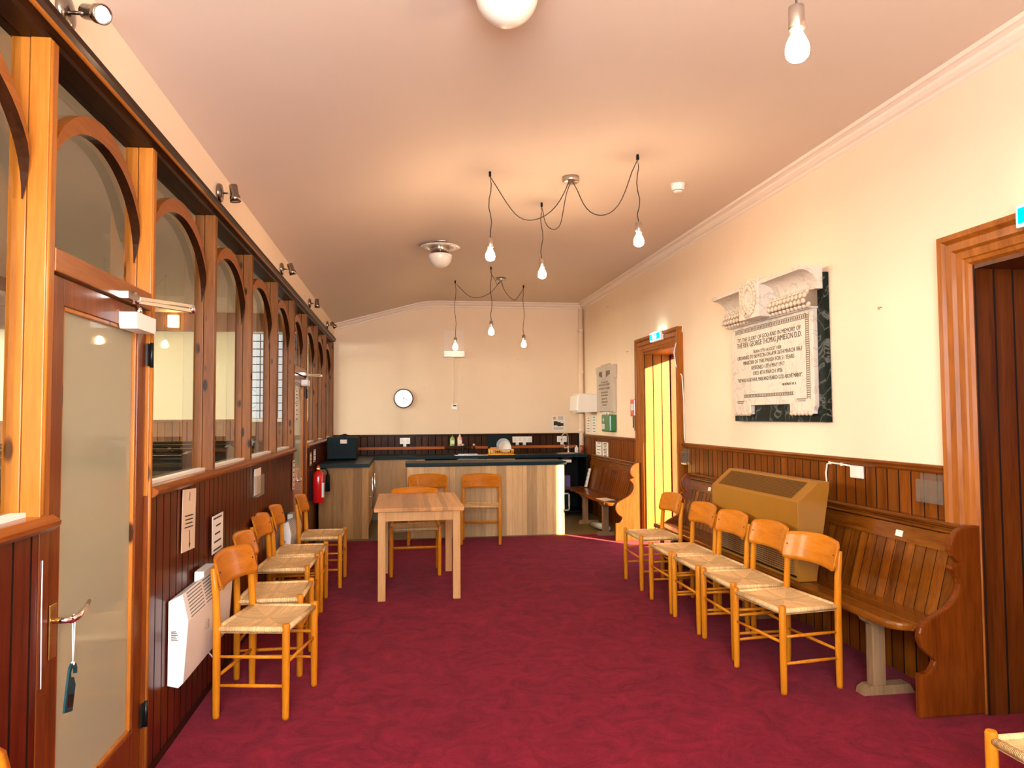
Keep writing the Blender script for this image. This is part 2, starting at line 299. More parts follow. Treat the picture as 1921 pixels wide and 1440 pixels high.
# ------------------------------------------------------------------ mesh builder
class MB:
    def __init__(s): s.v = []; s.f = []; s.m = []; s.sm = []
    def add(s, vs, fs, mi=0, smooth=False):
        b = len(s.v); s.v += [tuple(v) for v in vs]
        for f in fs: s.f.append([b + i for i in f]); s.m.append(mi); s.sm.append(smooth)
        return s
    def box(s, lo, hi, mi=0, bev=0.):
        x0, y0, z0 = lo; x1, y1, z1 = hi
        if x0 > x1: x0, x1 = x1, x0
        if y0 > y1: y0, y1 = y1, y0
        if z0 > z1: z0, z1 = z1, z0
        if not bev:
            return s.add([(x0, y0, z0), (x1, y0, z0), (x1, y1, z0), (x0, y1, z0), (x0, y0, z1), (x1, y0, z1), (x1, y1, z1), (x0, y1, z1)],
                         [(0, 3, 2, 1), (4, 5, 6, 7), (0, 1, 5, 4), (1, 2, 6, 5), (2, 3, 7, 6), (3, 0, 4, 7)], mi)
        bm = bmesh.new(); bmesh.ops.create_cube(bm, size=1.)
        for v in bm.verts: v.co = ((v.co.x + .5) * (x1 - x0) + x0, (v.co.y + .5) * (y1 - y0) + y0, (v.co.z + .5) * (z1 - z0) + z0)
        bev = min(bev, .45 * min(x1 - x0, y1 - y0, z1 - z0))
        bmesh.ops.bevel(bm, geom=list(bm.edges), offset=bev, segments=2, affect='EDGES', profile=.6)
        return s.bm(bm, mi)
    def bm(s, bm, mi=0, smooth=False, mat=None):
        bm.verts.ensure_lookup_table(); bm.verts.index_update()
        vs = [(mat @ v.co if mat else v.co) for v in bm.verts]
        s.add(vs, [[v.index for v in f.verts] for f in bm.faces], mi, smooth); bm.free(); return s
    def obox(s, c, ex, ey, ez, mi=0):
        c, ex, ey, ez = V(c), V(ex), V(ey), V(ez)
        vs = [c + a * ex + b * ey + d * ez for d in (-1, 1) for a, b in ((-1, -1), (1, -1), (1, 1), (-1, 1))]
        return s.add(vs, [(0, 3, 2, 1), (4, 5, 6, 7), (0, 1, 5, 4), (1, 2, 6, 5), (2, 3, 7, 6), (3, 0, 4, 7)], mi)
    def cyl(s, p0, p1, r0, r1=None, n=16, mi=0, cap=True):
        return s.tube([p0, p1], [r0, r0 if r1 is None else r1], n, mi, cap)
    def tube(s, path, r, n=8, mi=0, cap=True):
        path = [V(p) for p in path]; rs = r if isinstance(r, (list, tuple)) else [r] * len(path)
        b = []; up = None
        for i, p in enumerate(path):
            t = (path[min(i + 1, len(path) - 1)] - path[max(i - 1, 0)]).normalized()
            if up is None:
                a = V((0, 0, 1)) if abs(t.z) < .9 else V((1, 0, 0)); up = (a - t * a.dot(t)).normalized()
            else: up = (up - t * up.dot(t)).normalized()
            sd = t.cross(up)
            b += [p + rs[i] * (math.cos(2 * PI * k / n) * up + math.sin(2 * PI * k / n) * sd) for k in range(n)]
        fs = []
        for i in range(len(path) - 1):
            for k in range(n):
                fs.append((i * n + k, i * n + (k + 1) % n, (i + 1) * n + (k + 1) % n, (i + 1) * n + k))
        s.add(b, fs, mi, True)
        if cap:
            bb = len(s.v) - len(b)
            s.f.append([bb + k for k in range(n)][::-1]); s.m.append(mi); s.sm.append(False)
            s.f.append([bb + (len(path) - 1) * n + k for k in range(n)]); s.m.append(mi); s.sm.append(False)
        return s
    def lathe(s, prof, c=(0, 0, 0), ax=(0, 0, 1), n=24, mi=0):
        ax = V(ax).normalized(); a = V((1, 0, 0)) if abs(ax.x) < .9 else V((0, 1, 0)); u = (a - ax * a.dot(ax)).normalized(); w = ax.cross(u); c = V(c)
        vs = []
        for r, h in prof:
            r = max(r, 1e-5)
            vs += [c + ax * h + r * (math.cos(2 * PI * k / n) * u + math.sin(2 * PI * k / n) * w) for k in range(n)]
        fs = [(i * n + k, i * n + (k + 1) % n, (i + 1) * n + (k + 1) % n, (i + 1) * n + k) for i in range(len(prof) - 1) for k in range(n)]
        return s.add(vs, fs, mi, True)
    def prism(s, poly, plane, a, b, mi=0, bev=0.):
        """poly in 2-D, extruded from a to b along the third axis. plane 'xz' -> y, 'yz' -> x, 'xy' -> z"""
        def P(p, t): return {'xz': (p[0], t, p[1]), 'yz': (t, p[0], p[1]), 'xy': (p[0], p[1], t)}[plane]
        bm = bmesh.new()
        vs = [bm.verts.new(P(p, a)) for p in poly]
        f = bm.faces.new(vs)
        r = bmesh.ops.extrude_face_region(bm, geom=[f]); d = V(P((0, 0), b)) - V(P((0, 0), a))
        for e in r['geom']:
            if isinstance(e, bmesh.types.BMVert): e.co += d
        bmesh.ops.recalc_face_normals(bm, faces=bm.faces)
        if bev:
            ed = [e for e in bm.edges if abs((e.verts[0].co - e.verts[1].co).normalized().dot(d.normalized())) < .5]
            bmesh.ops.bevel(bm, geom=ed, offset=bev, segments=2, affect='EDGES', profile=.6)
        bmesh.ops.triangulate(bm, faces=[f for f in bm.faces if len(f.verts) > 4])
        return s.bm(bm, mi)
    def sphere(s, c, r, n=16, mi=0, sc=(1, 1, 1)):
        bm = bmesh.new(); bmesh.ops.create_uvsphere(bm, u_segments=n, v_segments=max(6, n // 2), radius=r)
        for v in bm.verts: v.co = V((v.co.x * sc[0] + c[0], v.co.y * sc[1] + c[1], v.co.z * sc[2] + c[2]))
        return s.bm(bm, mi, True)
    def build(s, name, mats, parent=None, loc=None, bevel=0.):
        me = bpy.data.meshes.new(name)
        off = V(loc) if loc is not None else V((0, 0, 0))
        me.from_pydata([V(v) - off for v in s.v], [], s.f)
        for m in (mats if isinstance(mats, (list, tuple)) else [mats]): me.materials.append(m)
        for p, mi, sm in zip(me.polygons, s.m, s.sm): p.material_index = mi; p.use_smooth = sm
        me.validate(); me.update()
        o = bpy.data.objects.new(name, me); col.objects.link(o)
        if loc is not None: o.location = loc
        if parent: o.parent = parent
        if bevel:
            bv = o.modifiers.new('bevel', 'BEVEL'); bv.width = bevel; bv.segments = 2; bv.limit_method = 'ANGLE'; bv.angle_limit = math.radians(40)
        return o

def tag(o, label, cat, group=None, kind=None):
    o['label'] = label; o['category'] = cat
    if group: o['group'] = group
    if kind: o['kind'] = kind
    return o

def empty(name, loc, label, cat, group=None, rz=0., kind=None):
    o = bpy.data.objects.new(name, None); col.objects.link(o); o.location = loc; o.rotation_euler = (0, 0, rz); o.empty_display_size = .1
    return tag(o, label, cat, group, kind)

def dup(root, loc, rz, label, group=None):
    r = root.copy(); col.objects.link(r); r.location = loc; r.rotation_euler = (0, 0, rz); r['label'] = label
    if group: r['group'] = group
    for ch in list(root.children):
        c = ch.copy(); col.objects.link(c); c.parent = r
        for g in list(ch.children):
            d = g.copy(); col.objects.link(d); d.parent = c
    return r

ORI = {'right': ((0, -1, 0), (0, 0, 1), (-1, 0, 0)), 'left': ((0, 1, 0), (0, 0, 1), (1, 0, 0)), 'back': ((1, 0, 0), (0, 0, 1), (0, -1, 0))}
def text(name, lines, wall, origin, size, mat, parent=None, width=None, align='CENTER', spacing=1.0, depth=.0008, sizes=None, loc=None):
    """letters lying on a wall; every line is a mesh of its own; lines stack downwards from origin"""
    X, Y, Z = [V(a) for a in ORI[wall]]
    y = 0.; res = []
    for i, ln in enumerate(lines):
        sz = (sizes[i] if sizes else size)
        if ln.strip():
            cu = bpy.data.curves.new('t', 'FONT'); cu.body = ln; cu.size = sz; cu.align_x = align; cu.extrude = depth; cu.resolution_u = 2
            ob = bpy.data.objects.new('t', cu); col.objects.link(ob)
            bpy.context.view_layer.update()
            me = bpy.data.meshes.new_from_object(ob.evaluated_get(bpy.context.evaluated_depsgraph_get()))
            xs = [v.co.x for v in me.vertices]
            k = 1.
            if width and xs and max(xs) - min(xs) > width: k = width / (max(xs) - min(xs))
            mb = MB(); mb.add([V(origin) + X * (v.co.x * k) + Y * (v.co.y + y) + Z * v.co.z for v in me.vertices], [list(p.vertices) for p in me.polygons])
            bpy.data.objects.remove(ob); bpy.data.curves.remove(cu); bpy.data.meshes.remove(me)
            o = mb.build(name, mat, parent)
            if loc is not None: o.location = loc
            res.append(o)
        y -= sz * 1.25 * spacing
    return res

def ribbon(wall, at, w, h, lines, seed, fill=.75):
    """little dark bars standing for unreadable print: returns list of boxes (centre offset, half sizes)"""
    rnd = random.Random(seed); out = []
    for i in range(lines):
        yy = h * (.42 - .84 * i / max(1, lines - 1)); ww = w * fill * rnd.uniform(.55, 1.)
        out.append((rnd.uniform(-.04, .04) * w, yy, ww / 2, min(.0045, h * .25 / lines)))
    return out

# ------------------------------------------------------------------ room numbers
XL, XR, YB, YF = -1.02, 2.78, 11.15, -.75
WT = .31
ZC, ZL, XC = 3.2, 2.83, .35          # ceiling heights and crease
def zceil(x): return ZC if x >= XC else ZL + (ZC - ZL) * (x - XL) / (XC - XL)
POST = [.37, 1.35, 2.33, 3.22, 4.24, 5.23, 6.25, 7.21, 8.12, 9.15, 10.12, 11.13]   # far edge of each mullion
PW = .055
DOORS_L = {2: 'near', 7: 'far'}      # bay index -> door

def boards(mb, axis, a0, a1, z0, z1, face, depth, width, nsign, groove=.0055):
    """tongue-and-groove boards standing side by side; face = coordinate of the visible face, nsign = outward sign"""
    n = max(1, round((a1 - a0) / width)); w = (a1 - a0) / n
    g = groove
    for i in range(n):
        s, e = a0 + i * w, a0 + (i + 1) * w
        prof = [(s, face - nsign * g), (s + g, face), (e - g, face), (e, face - nsign * g)]
        for j in range(3):
            (p, fp), (q, fq) = prof[j], prof[j + 1]
            mi_ = 0 if j == 1 else 1
            if axis == 'Y': vs = [(fp, p, z0), (fq, q, z0), (fq, q, z1), (fp, p, z1)]
            else: vs = [(p, fp, z0), (q, fq, z0), (q, fq, z1), (p, fp, z1)]
            mb.add(vs, [(0, 1, 2, 3)], mi_)
    lo, hi = sorted((face - nsign * (g + .001), face - nsign * depth))
    if axis == 'Y': mb.box((lo, a0, z0), (hi, a1, z1))
    else: mb.box((a0, lo, z0), (a1, hi, z1))
    return mb

# floor
mb = MB().box((XL - .12, YF, -.1), (XR + WT, 8.86, 0)); tag(mb.build('floor', M['carpet']), 'crimson carpet covering the meeting room floor', 'floor', kind='structure')
mb = MB().box((XL - .12, 8.86, -.1), (XR + .02, YB + .1, -.002)); tag(mb.build('floor_kitchen', M['vinyl']), 'olive vinyl floor of the kitchenette beyond the carpet', 'floor', kind='structure')
# ceiling
def zsoft(x):
    a, b = XC - .2, XC + .2
    if x >= b: return ZC
    k = (ZC - ZL) / (XC - XL)
    if x <= a: return ZL + k * (x - XL)
    t = (b - x); return ZC - k * t * t / (2 * (b - a))
CURVE = [(x, zsoft(x)) for x in [XC - .2 + .4 * i / 20 for i in range(21)]]
mb = MB().prism([(XL - .14, ZL - .02), (XL, ZL)] + CURVE + [(XR + .3, ZC), (XR + .3, ZC + .12), (XL - .14, ZC + .12)], 'xz', YF - .1, YB + .2)
tag(mb.build('ceiling', M['ceil']), 'peach painted ceiling, sloping down towards the glazed partition', 'ceiling', kind='structure')
# right wall: plaster pieces around two doorways
D2a, D2b, D3a, D3b = 7.19, 8.236, 2.25, 3.226     # doorway clear openings along y
ZD = 2.175
WT = .31
mb = MB()
for y0, y1 in ((YF - .1, D3a), (D3b, D2a), (D2b, YB + .2)): mb.box((XR, y0, 0), (XR + WT, y1, ZC + .02))
for y0, y1 in ((D3a, D3b), (D2a, D2b)): mb.box((XR, y0, ZD), (XR + WT, y1, ZC + .02))
tag(mb.build('wall_right', M['plaster']), 'cream plaster wall on the right with two deep doorways', 'wall', kind='structure')
mb = MB().box((XL - .3, YB, 0), (XR + .3, YB + .2, ZC + .02)); tag(mb.build('wall_back', M['plaster']), 'peach end wall above the kitchen worktop', 'wall', kind='structure')
# wall behind the camera with a tall window
mb = MB()
WX0, WX1, WZ0, WZ1 = -.95, .75, .95, 2.85
mb.box((XL - .3, YF - .3, 0), (WX0, YF, ZC)); mb.box((WX1, YF - .3, 0), (XR + .3, YF, ZC)); mb.box((WX0, YF - .3, 0), (WX1, YF, WZ0)); mb.box((WX0, YF - .3, WZ1), (WX1, YF, ZC))
tag(mb.build('wall_front', M['plaster']), 'plaster wall with a tall window behind the viewer', 'wall', kind='structure')
mb = MB()
for x in (WX0 + .03, (WX0 + WX1) / 2, WX1 - .03): mb.box((x - .03, YF - .2, WZ0), (x + .03, YF - .14, WZ1))
for z in (WZ0 + .03, 1.9, WZ1 - .03): mb.box((WX0, YF - .195, z - .03), (WX1, YF - .145, z + .03))
tag(mb.build('window_front', M['white']), 'white sash window frame behind the viewer', 'window', kind='structure')
# left plaster strip above the beam
mb = MB().box((XL - .12, YF, 2.615), (XL + .005, YB + .02, ZL + .05)); tag(mb.build('wall_left', M['plaster']), 'narrow plaster strip above the timber partition', 'wall', kind='structure')

# cornice
cp = [(0, .095), (.012, .085), (.012, .07), (.03, .062), (.048, .045), (.055, .03), (.075, .022), (.09, .02), (.095, 0), (.095, -.01), (0, -.01)]
def cornice_prof(flip=1): return cp
mb = MB().prism([(XR - d, ZC - h) for d, h in cp] , 'xz', YF, YB)
tag(mb.build('cornice_right', M['cornice']), 'moulded pale cornice along the right wall', 'cornice', kind='structure')
mb = MB()
seg = [(XL, ZL)] + CURVE[::4] + [(XR, ZC)]
vs = [(x, YB - d, z - h + .004) for x, z in seg for d, h in cp]; n = len(cp)
mb.add(vs, [(i * n + k, i * n + (k + 1) % n, (i + 1) * n + (k + 1) % n, (i + 1) * n + k) for i in range(len(seg) - 1) for k in range(n)])
tag(mb.build('cornice_back', M['cornice']), 'moulded pale cornice bending along the end wall ceiling line', 'cornice', kind='structure')

# right dado boards + rail
ZR = 1.175
mb = MB()
for y0, y1 in ((YF, D3a - .17), (D3b + .17, D2a - .17), (D2b + .19, YB)): boards(mb, 'Y', y0, y1, 0, ZR - .02, XR - .018, .02, .1, -1)
tag(mb.build('trim_1', [M['rightboard'], M['groove']]), 'brown tongue and groove dado boards on the right wall', 'panelling', kind='structure')
mb = MB()
for y0, y1 in ((YF, D3a - .17), (D3b + .17, D2a - .17), (D2b + .19, YB)):
    mb.prism([(XR, ZR), (XR - .034, ZR), (XR - .038, ZR - .012), (XR - .030, ZR - .024), (XR - .03, ZR - .034), (XR - .02, ZR - .045), (XR, ZR - .045)], 'xz', y0, y1)
tag(mb.build('trim_2', M['rightrail']), 'dark moulded dado rail along the right wall', 'dado rail', kind='structure')
# back dado
mb = MB(); boards(mb, 'X', XL, XR, 0, 1.165, YB - .018, .02, .1, -1)
tag(mb.build('trim_3', [M['backboard'], M['groove']]), 'dark boarded dado behind the kitchen worktop', 'panelling', kind='structure')
mb = MB().box((XL, YB - .035, 1.16), (XR, YB, 1.19), bev=.006); tag(mb.build('trim_4', M['darkbeam']), 'dark rail topping the dado on the end wall', 'dado rail', kind='structure')
mb = MB().box((XL + .02, YB - .034, .965), (XR - .12, YB - .018, 1.005), bev=.003); tag(mb.build('trim_5', M['backrail']), 'orange timber upstand batten behind the sink', 'batten', kind='structure')

# architraves + recesses of the two right doorways
def architrave(name, y0, y1, zt, label):
    w = .165
    prof = [(0, 0), (.012, .018), (.03, .022), (.036, .03), (.07, .034), (.082, .05), (.118, .052), (.126, .042), (.14, .060), (.165, .064), (.165, 0)]   # (distance from opening, projection)
    root = MB()
    # far and near uprights, head with mitred corners
    n = len(prof)
    def ring(y, z, dy, dz): return [(XR - p, y + dy * d, z + dz * d) for d, p in prof]
    rings = [ring(y1, 0, 1, 0), ring(y1, zt, 1, 1), ring(y0, zt, -1, 1), ring(y0, 0, -1, 0)]
    vs = [v for r in rings for v in r]
    root.add(vs, [(i * n + k, i * n + (k + 1) % n, (i + 1) * n + (k + 1) % n, (i + 1) * n + k) for i in range(3) for k in range(n)])
    return tag(root.build(name, M['archi']), label, 'architrave', kind='structure')
architrave('trim_6', D2a, D2b, ZD, 'dark golden architrave round the sunlit doorway')
architrave('trim_7', D3a, D3b, ZD, 'golden brown architrave round the nearest right doorway')
def recess(name, y0, y1, label, m='jamb'):
    mb = MB()
    boards(mb, 'X', XR - .002, XR + WT, 0, ZD, y1 - .012, .02, .097, -1)
    boards(mb, 'X', XR - .002, XR + WT, 0, ZD, y0 + .012, .02, .097, 1)
    mb.box((XR, y0, ZD - .02), (XR + WT, y1, ZD))
    return tag(mb.build(name, [M[m], M['groove']]), label, 'door recess', kind='structure')
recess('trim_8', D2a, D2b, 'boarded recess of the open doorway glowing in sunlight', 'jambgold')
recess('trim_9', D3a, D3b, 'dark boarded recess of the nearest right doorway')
# outer frame of the sunlit doorway
mb = MB()
mb.box((XR + WT + .005, D2b - .03, 0), (XR + WT + .07, D2b + .05, ZD)); mb.box((XR + WT + .005, D2a - .05, 0), (XR + WT + .07, D2a + .04, ZD)); mb.box((XR + WT + .005, D2a - .05, ZD - .06), (XR + WT + .07, D2b + .05, ZD + .05))
tag(mb.build('door_frame_outer', M['redwood']), 'dark outer frame of the sunlit doorway', 'door frame', kind='structure')
mb = MB(); boards(mb, 'Y', D2a + .04, 7.74, 1.26, ZD - .06, XR + WT + .02, .04, .1, -1)  # panel added out of view to keep high sun rays out of the room
tag(mb.build('trim_44', [M['redwood'], M['groove']]), 'added unseen boarded panel blocking high sun in the sunlit doorway', 'panel', kind='structure')
# closed door at the back of the near recess
mb = MB(); boards(mb, 'Y', D3a, D3b, .01, ZD - .02, XR + WT - .02, .04, .14, -1)
dr = mb.build('door_3', [M['redwood'], M['groove']]); tag(dr, 'closed boarded door deep in the nearest right doorway', 'door', kind='structure')
MB().cyl((XR + WT - .03, D3a + .12, 1.0), (XR + WT - .09, D3a + .12, 1.0), .012).sphere((XR + WT - .1, D3a + .12, 1.0), .03).build('knob', M['brass'], dr)
# ground outside
mb = MB().box((XR + WT, 1.6, -.12), (8., 12., -.015)); tag(mb.build('porch_floor', M['pavement']), 'stone porch outside the sunlit doorway', 'pavement', kind='structure')

mb = MB().box((-9., -5.2, -.1), (8.5, -4.8, 4.6)); tag(mb.build('sun_block_wall', M['pavement']), 'added unseen stone wall blocking the sun from the window behind the viewer', 'wall', kind='structure')  # added behind the viewer to stop direct sun through the front window
# ------------------------------------------------------------------ left partition
# beam
mb = MB().prism([(XL - .11, 2.555), (XL - .012, 2.555), (XL - .004, 2.565), (XL + .004, 2.567), (XL + .022, 2.575), (XL + .034, 2.60), (XL + .036, 2.618), (XL - .11, 2.618)], 'xz', YF, YB)
tag(mb.build('trim_10', M['darkbeam']), 'long dark moulded head beam over the arched windows', 'beam', kind='structure')
mb = MB().tube([(XL + .024, YF, 2.577), (XL + .024, YB, 2.577)], .007, 8); tag(mb.build('trim_11', M['pine_y']), 'thin orange bead along the lower edge of the head beam', 'bead', kind='structure')
# mullions
for i, y in enumerate(POST):
    mb = MB()
    zb = 1.13
    if i in (2, 3, 7, 8):
        lw = MB().box((XL - .105, y - PW, 0), (XL + .003, y, 1.13), bev=.003).build('trim_%d' % (45 + i), M['redwood']); tag(lw, 'red brown door post below the sill, %s' % {2: 'left of the near frosted door', 3: 'right of the near frosted door', 7: 'left of the far frosted door', 8: 'right of the far frosted door'}[i], 'post', kind='structure')
    mb.box((XL - .052, y - PW, zb), (XL + .002, y, 2.556), bev=.003)
    mb.box((XL - .105, y - PW + .004, zb), (XL - .056, y - .003, 2.556), bev=.003)
    mb.tube([(XL + .001, y - PW + .012, 1.17), (XL + .001, y - PW + .012, 2.55)], .007, 8)
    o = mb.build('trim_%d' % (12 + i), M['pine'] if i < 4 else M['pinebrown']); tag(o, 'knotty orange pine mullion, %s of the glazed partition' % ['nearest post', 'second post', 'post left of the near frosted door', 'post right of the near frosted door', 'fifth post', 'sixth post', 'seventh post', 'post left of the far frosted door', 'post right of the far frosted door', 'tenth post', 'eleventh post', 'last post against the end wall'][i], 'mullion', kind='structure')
# bays
def arch_mb(y0, y1):
    c = (y0 + y1) / 2; h = (y1 - y0) / 2; zs = 2.075; n = 28
    inn = [(c - (h - .003) * math.cos(PI * k / n), zs + .338 * math.sin(PI * k / n)) for k in range(n + 1)]
    out = [(c - h * math.cos(PI * k / n), zs + .003 + .402 * math.sin(PI * k / n)) for k in range(n + 1)]
    mb = MB()
    x0, x1 = XL - .066, XL - .03
    vs = []
    for (a, b), (p, q) in zip(inn, out): tk = x0 + .004 + (x1 - x0 - .004) * min(1., max(0., (b - zs) / .13)); vs += [(x0, a, b), (tk, a, b), (tk, p, q), (x0, p, q)]
    for k in range(4):
        mb.add(vs, [(i * 4 + k, i * 4 + (k + 1) % 4, (i + 1) * 4 + (k + 1) % 4, (i + 1) * 4 + k) for i in range(n)], 1 if k == 0 else 0)
    return mb
names = ['nearest', 'second', 'third', 'fourth', 'fifth', 'sixth', 'seventh', 'eighth', 'ninth', 'tenth', 'eleventh']
for i in range(len(POST) - 1):
    y0, y1 = POST[i], POST[i + 1] - PW
    a = arch_mb(y0, y1).build('window_%d' % (i + 1), [M['pine_y'], M['darkbeam']])
    tag(a, 'arched pine window head with clear glass, %s bay of the partition' % names[i], 'window', kind='structure')
    zb = 1.95 if i in DOORS_L else 1.165
    MB().box((XL - .082, y0 + .002, zb), (XL - .076, y1 - .002, 2.555)).build('glass_pane', M['glass'], a)
    if i not in DOORS_L:
        b = MB().box((XL - .074, y0, 1.162), (XL - .035, y1, 1.178)); b.build('glazing_bead', M['whiteplastic'], a)  # bead coloured white for the bright window reflection along the sill
# sill rails, dado boards below (skip the doors)
k = 24
for (i0, i1, who) in ((0, 1, 'before the near frosted door'), (3, 6, 'between the two frosted doors'), (8, 10, 'beyond the far frosted door')):
    y0 = POST[i0] if i0 else YF; y1 = POST[i1 + 1] - PW
    if i0 == 0: y1 = POST[2] - .0
    if i0 > 0: y0 = POST[i0] - .03
    mb = MB().prism([(XL - .11, 1.118), (XL + .0, 1.118), (XL + .018, 1.122), (XL + .034, 1.136), (XL + .036, 1.148), (XL + .022, 1.158), (XL + .012, 1.165), (XL - .11, 1.165)], 'xz', y0, y1)
    tag(mb.build('trim_%d' % k, M['redwood_y']), 'rounded red brown sill rail of the partition %s' % who, 'sill', kind='structure'); k += 1
    mb = MB(); boards(mb, 'Y', y0, y1, .035, 1.12, XL, .05, .095, 1)
    tag(mb.build('trim_%d' % k, [M['redboard'], M['groove']]), 'dark red boarded dado of the partition %s' % who, 'panelling', kind='structure'); k += 1
    mb = MB().box((XL - .05, y0, 0), (XL + .006, y1, .035)); tag(mb.build('trim_%d' % k, M['darkbeam']), 'dark floor strip under the partition dado %s' % who, 'skirting', kind='structure'); k += 1

MB().tube([(XL + .005, 2.288, 1.04), (XL + .007, 2.284, .9), (XL + .007, 2.290, .68)], .0017, 6).build('crack_highlight', M['string'], bpy.data.objects['trim_47'])  # bright highlight along the door crack, put in as a thin white tube
# frosted doors
def left_door(i, name, label, far=False):
    y0, y1 = POST[i], POST[i + 1] - PW
    x = XL - .01
    # leaf frame: stiles and rails
    st = .085; zt = 1.875
    mb = MB()
    mb.box((x - .04, y0 + .012, .01), (x, y0 + .012 + st, zt), bev=.003)
    mb.box((x - .04, y1 - .012 - st, .01), (x, y1 - .012, zt), bev=.003)
    mb.box((x - .04, y0 + .012 + st, zt - .085), (x, y1 - .012 - st, zt), bev=.003)
    mb.box((x - .04, y0 + .012 + st, .01), (x, y1 - .012 - st, .24), bev=.003)
    d = mb.build(name, M['redwood']); tag(d, label, 'door', kind='structure')
    gy0, gy1, gz0, gz1 = y0 + .012 + st, y1 - .012 - st, .24, zt - .085
    MB().box((x - .026, gy0, gz0), (x - .018, gy1, gz1)).build('frosted_panel', M['frost'], d)
    b = MB()
    for a, c in (((gy0, gz0), (gy0 + .014, gz1)), ((gy1 - .016, gz0), (gy1, gz1)), ((gy0, gz0), (gy1, gz0 + .014)), ((gy0, gz1 - .014), (gy1, gz1))):
        b.box((x - .018, a[0], a[1]), (x - .004, c[0], c[1]), bev=.003)
    b.build('glazing_bead', M['pine'], d)
    MB().box((XL - .06, y0, zt + .005), (XL + .006, y1, 1.95), bev=.004).build('transom_rail', M['pine_y'], d)
    MB().tube([(XL + .004, y1 + .012, .02), (XL + .004, y1 + .012, 1.94)], .008, 8).build('edge_bead', M['pine'], d)
    for z in (.27, 1.70):
        h = MB(); h.cyl((XL + .008, y1 + .003, z - .05), (XL + .008, y1 + .003, z + .05), .008, n=10); h.box((XL - .004, y1 - .03, z - .045), (XL + .003, y1 + .03, z + .045))
        h.build('hinge', M['blackmetal'], d)
    # overhead closer
    c = MB().prism([(y1 - .30, 1.79), (y1 - .29, 1.775), (y1 - .10, 1.775), (y1 - .09, 1.79), (y1 - .09, 1.835), (y1 - .30, 1.835)], 'yz', x, x + .062)
    cl = c.build('door_closer', M['white'], d)
    a = MB(); yp = y1 - .2
    a.cyl((x + .035, yp, 1.835), (x + .035, yp, 1.87), .012, n=10)
    a.obox((x + .10, yp + .11, 1.885), (.068, .115, 0), (-.006, .004, 0), (0, 0, .006))
    a.obox((x + .105, yp + .10, 1.90), (.062, .12, .004), (-.006, .004, 0), (0, 0, .006))
    a.cyl((x + .168, yp + .222, 1.875), (x + .168, yp + .222, 1.91), .011, n=10)
    a.box((XL + .0, y1 - .34, 1.88), (XL + .035, y1 - .22, 1.905))
    a.cyl((XL + .025, y1 - .25, 1.87), (XL + .025, y1 - .25, 1.915), .010, n=10)
    a.build('closer_arm', M['chrome'], cl)
    # lever handle on a brass plate
    yh = y0 + .055
    p = MB().box((x, yh - .022, .735), (x + .006, yh + .022, .895), bev=.003).build('handle_plate', M['brass'], d)
    l = MB().cyl((x + .004, yh, .845), (x + .058, yh, .845), .009, n=12).tube([(x + .055, yh, .845), (x + .062, yh + .03, .849), (x + .06, yh + .085, .862), (x + .055, yh + .125, .872)], [.010, .010, .008, .006], 10)
    l.build('lever', M['chrome'], p)
    return d
d1 = left_door(2, 'door_1', 'near door with tall frosted glass panel and brass lever handle')
d2 = left_door(7, 'door_2', 'far door with frosted glass panel in the partition, notices on it')
# frosted door 2 notices
yq = POST[7] + .25
for (z0, z1, s) in ((1.60, 1.72, 3), (1.42, 1.58, 4)):
    n_ = MB().box((XL - .0275, yq, z0), (XL - .0255, yq + .2, z1)); n_ = n_.build('notice', M['whitepaper'], d2)
    q = MB()
    for dx, dz, hw, hh in ribbon('left', 0, .2, z1 - z0, 4, s): q.box((XL - .0255, yq + .1 + dx - hw, (z0 + z1) / 2 + dz - hh), (XL - .025, yq + .1 + dx + hw, (z0 + z1) / 2 + dz + hh))
    q.build('print', M['ink'], n_)

# ------------------------------------------------------------------ hall beyond the glass
HX, HY = -10.5, 13.6
mb = MB().box((HX, YF, -.1), (XL - .12, HY + .2, -.001)); tag(mb.build('floor_hall', M['hallfloor']), 'dark floor of the church hall beyond the glass', 'floor', kind='structure')
mb = MB().box((HX, HY, 0), (XL - .3, HY + .2, 7.)); mb.box((HX - .2, YF, 0), (HX, HY, 7.)); mb.box((HX, YF - .2, 0), (XL - .3, YF, 7.)); mb.box((XL - .3, YB + .2, 0), (XL - .1, HY + .2, 7.)); mb.box((XL - .32, YF, 3.4), (XL - .12, YB + .3, 7.))
tag(mb.build('wall_hall', M['hallwall']), 'cream walls of the church hall seen through the partition glass', 'wall', kind='structure')
mb = MB().box((-5.2, YF, 3.3), (XL - .12, HY, 3.42)); tag(mb.build('ceiling_aisle', M['hallceil']), 'low ceiling of the aisle beyond the partition', 'ceiling', kind='structure')
mb = MB().box((HX, YF, 7.), (XL - .12, HY, 7.1)); tag(mb.build('ceiling_hall', M['hallwall']), 'high ceiling of the church hall', 'ceiling', kind='structure')
mb = MB().box((-5.35, YF, 3.12), (-5.15, HY, 3.45)); tag(mb.build('trim_40', M['darkbeam']), 'dark beam edging the aisle ceiling in the hall', 'beam', kind='structure')
mb = MB(); boards(mb, 'X', HX, XL - .3, 0, 1.40, HY - .02, .02, .12, -1); mb.box((HX, HY - .05, 1.39), (XL - .3, HY, 1.43))
tag(mb.build('trim_41', [M['hallwood'], M['groove']]), 'brown boarded dado along the far hall wall', 'panelling', kind='structure')
mb = MB().box((-5.2, HY - .12, 2.98), (XL - .3, HY, 3.3)); tag(mb.build('trim_42', M['hallwood']), 'wooden frieze above the cream wall in the hall aisle', 'frieze', kind='structure')
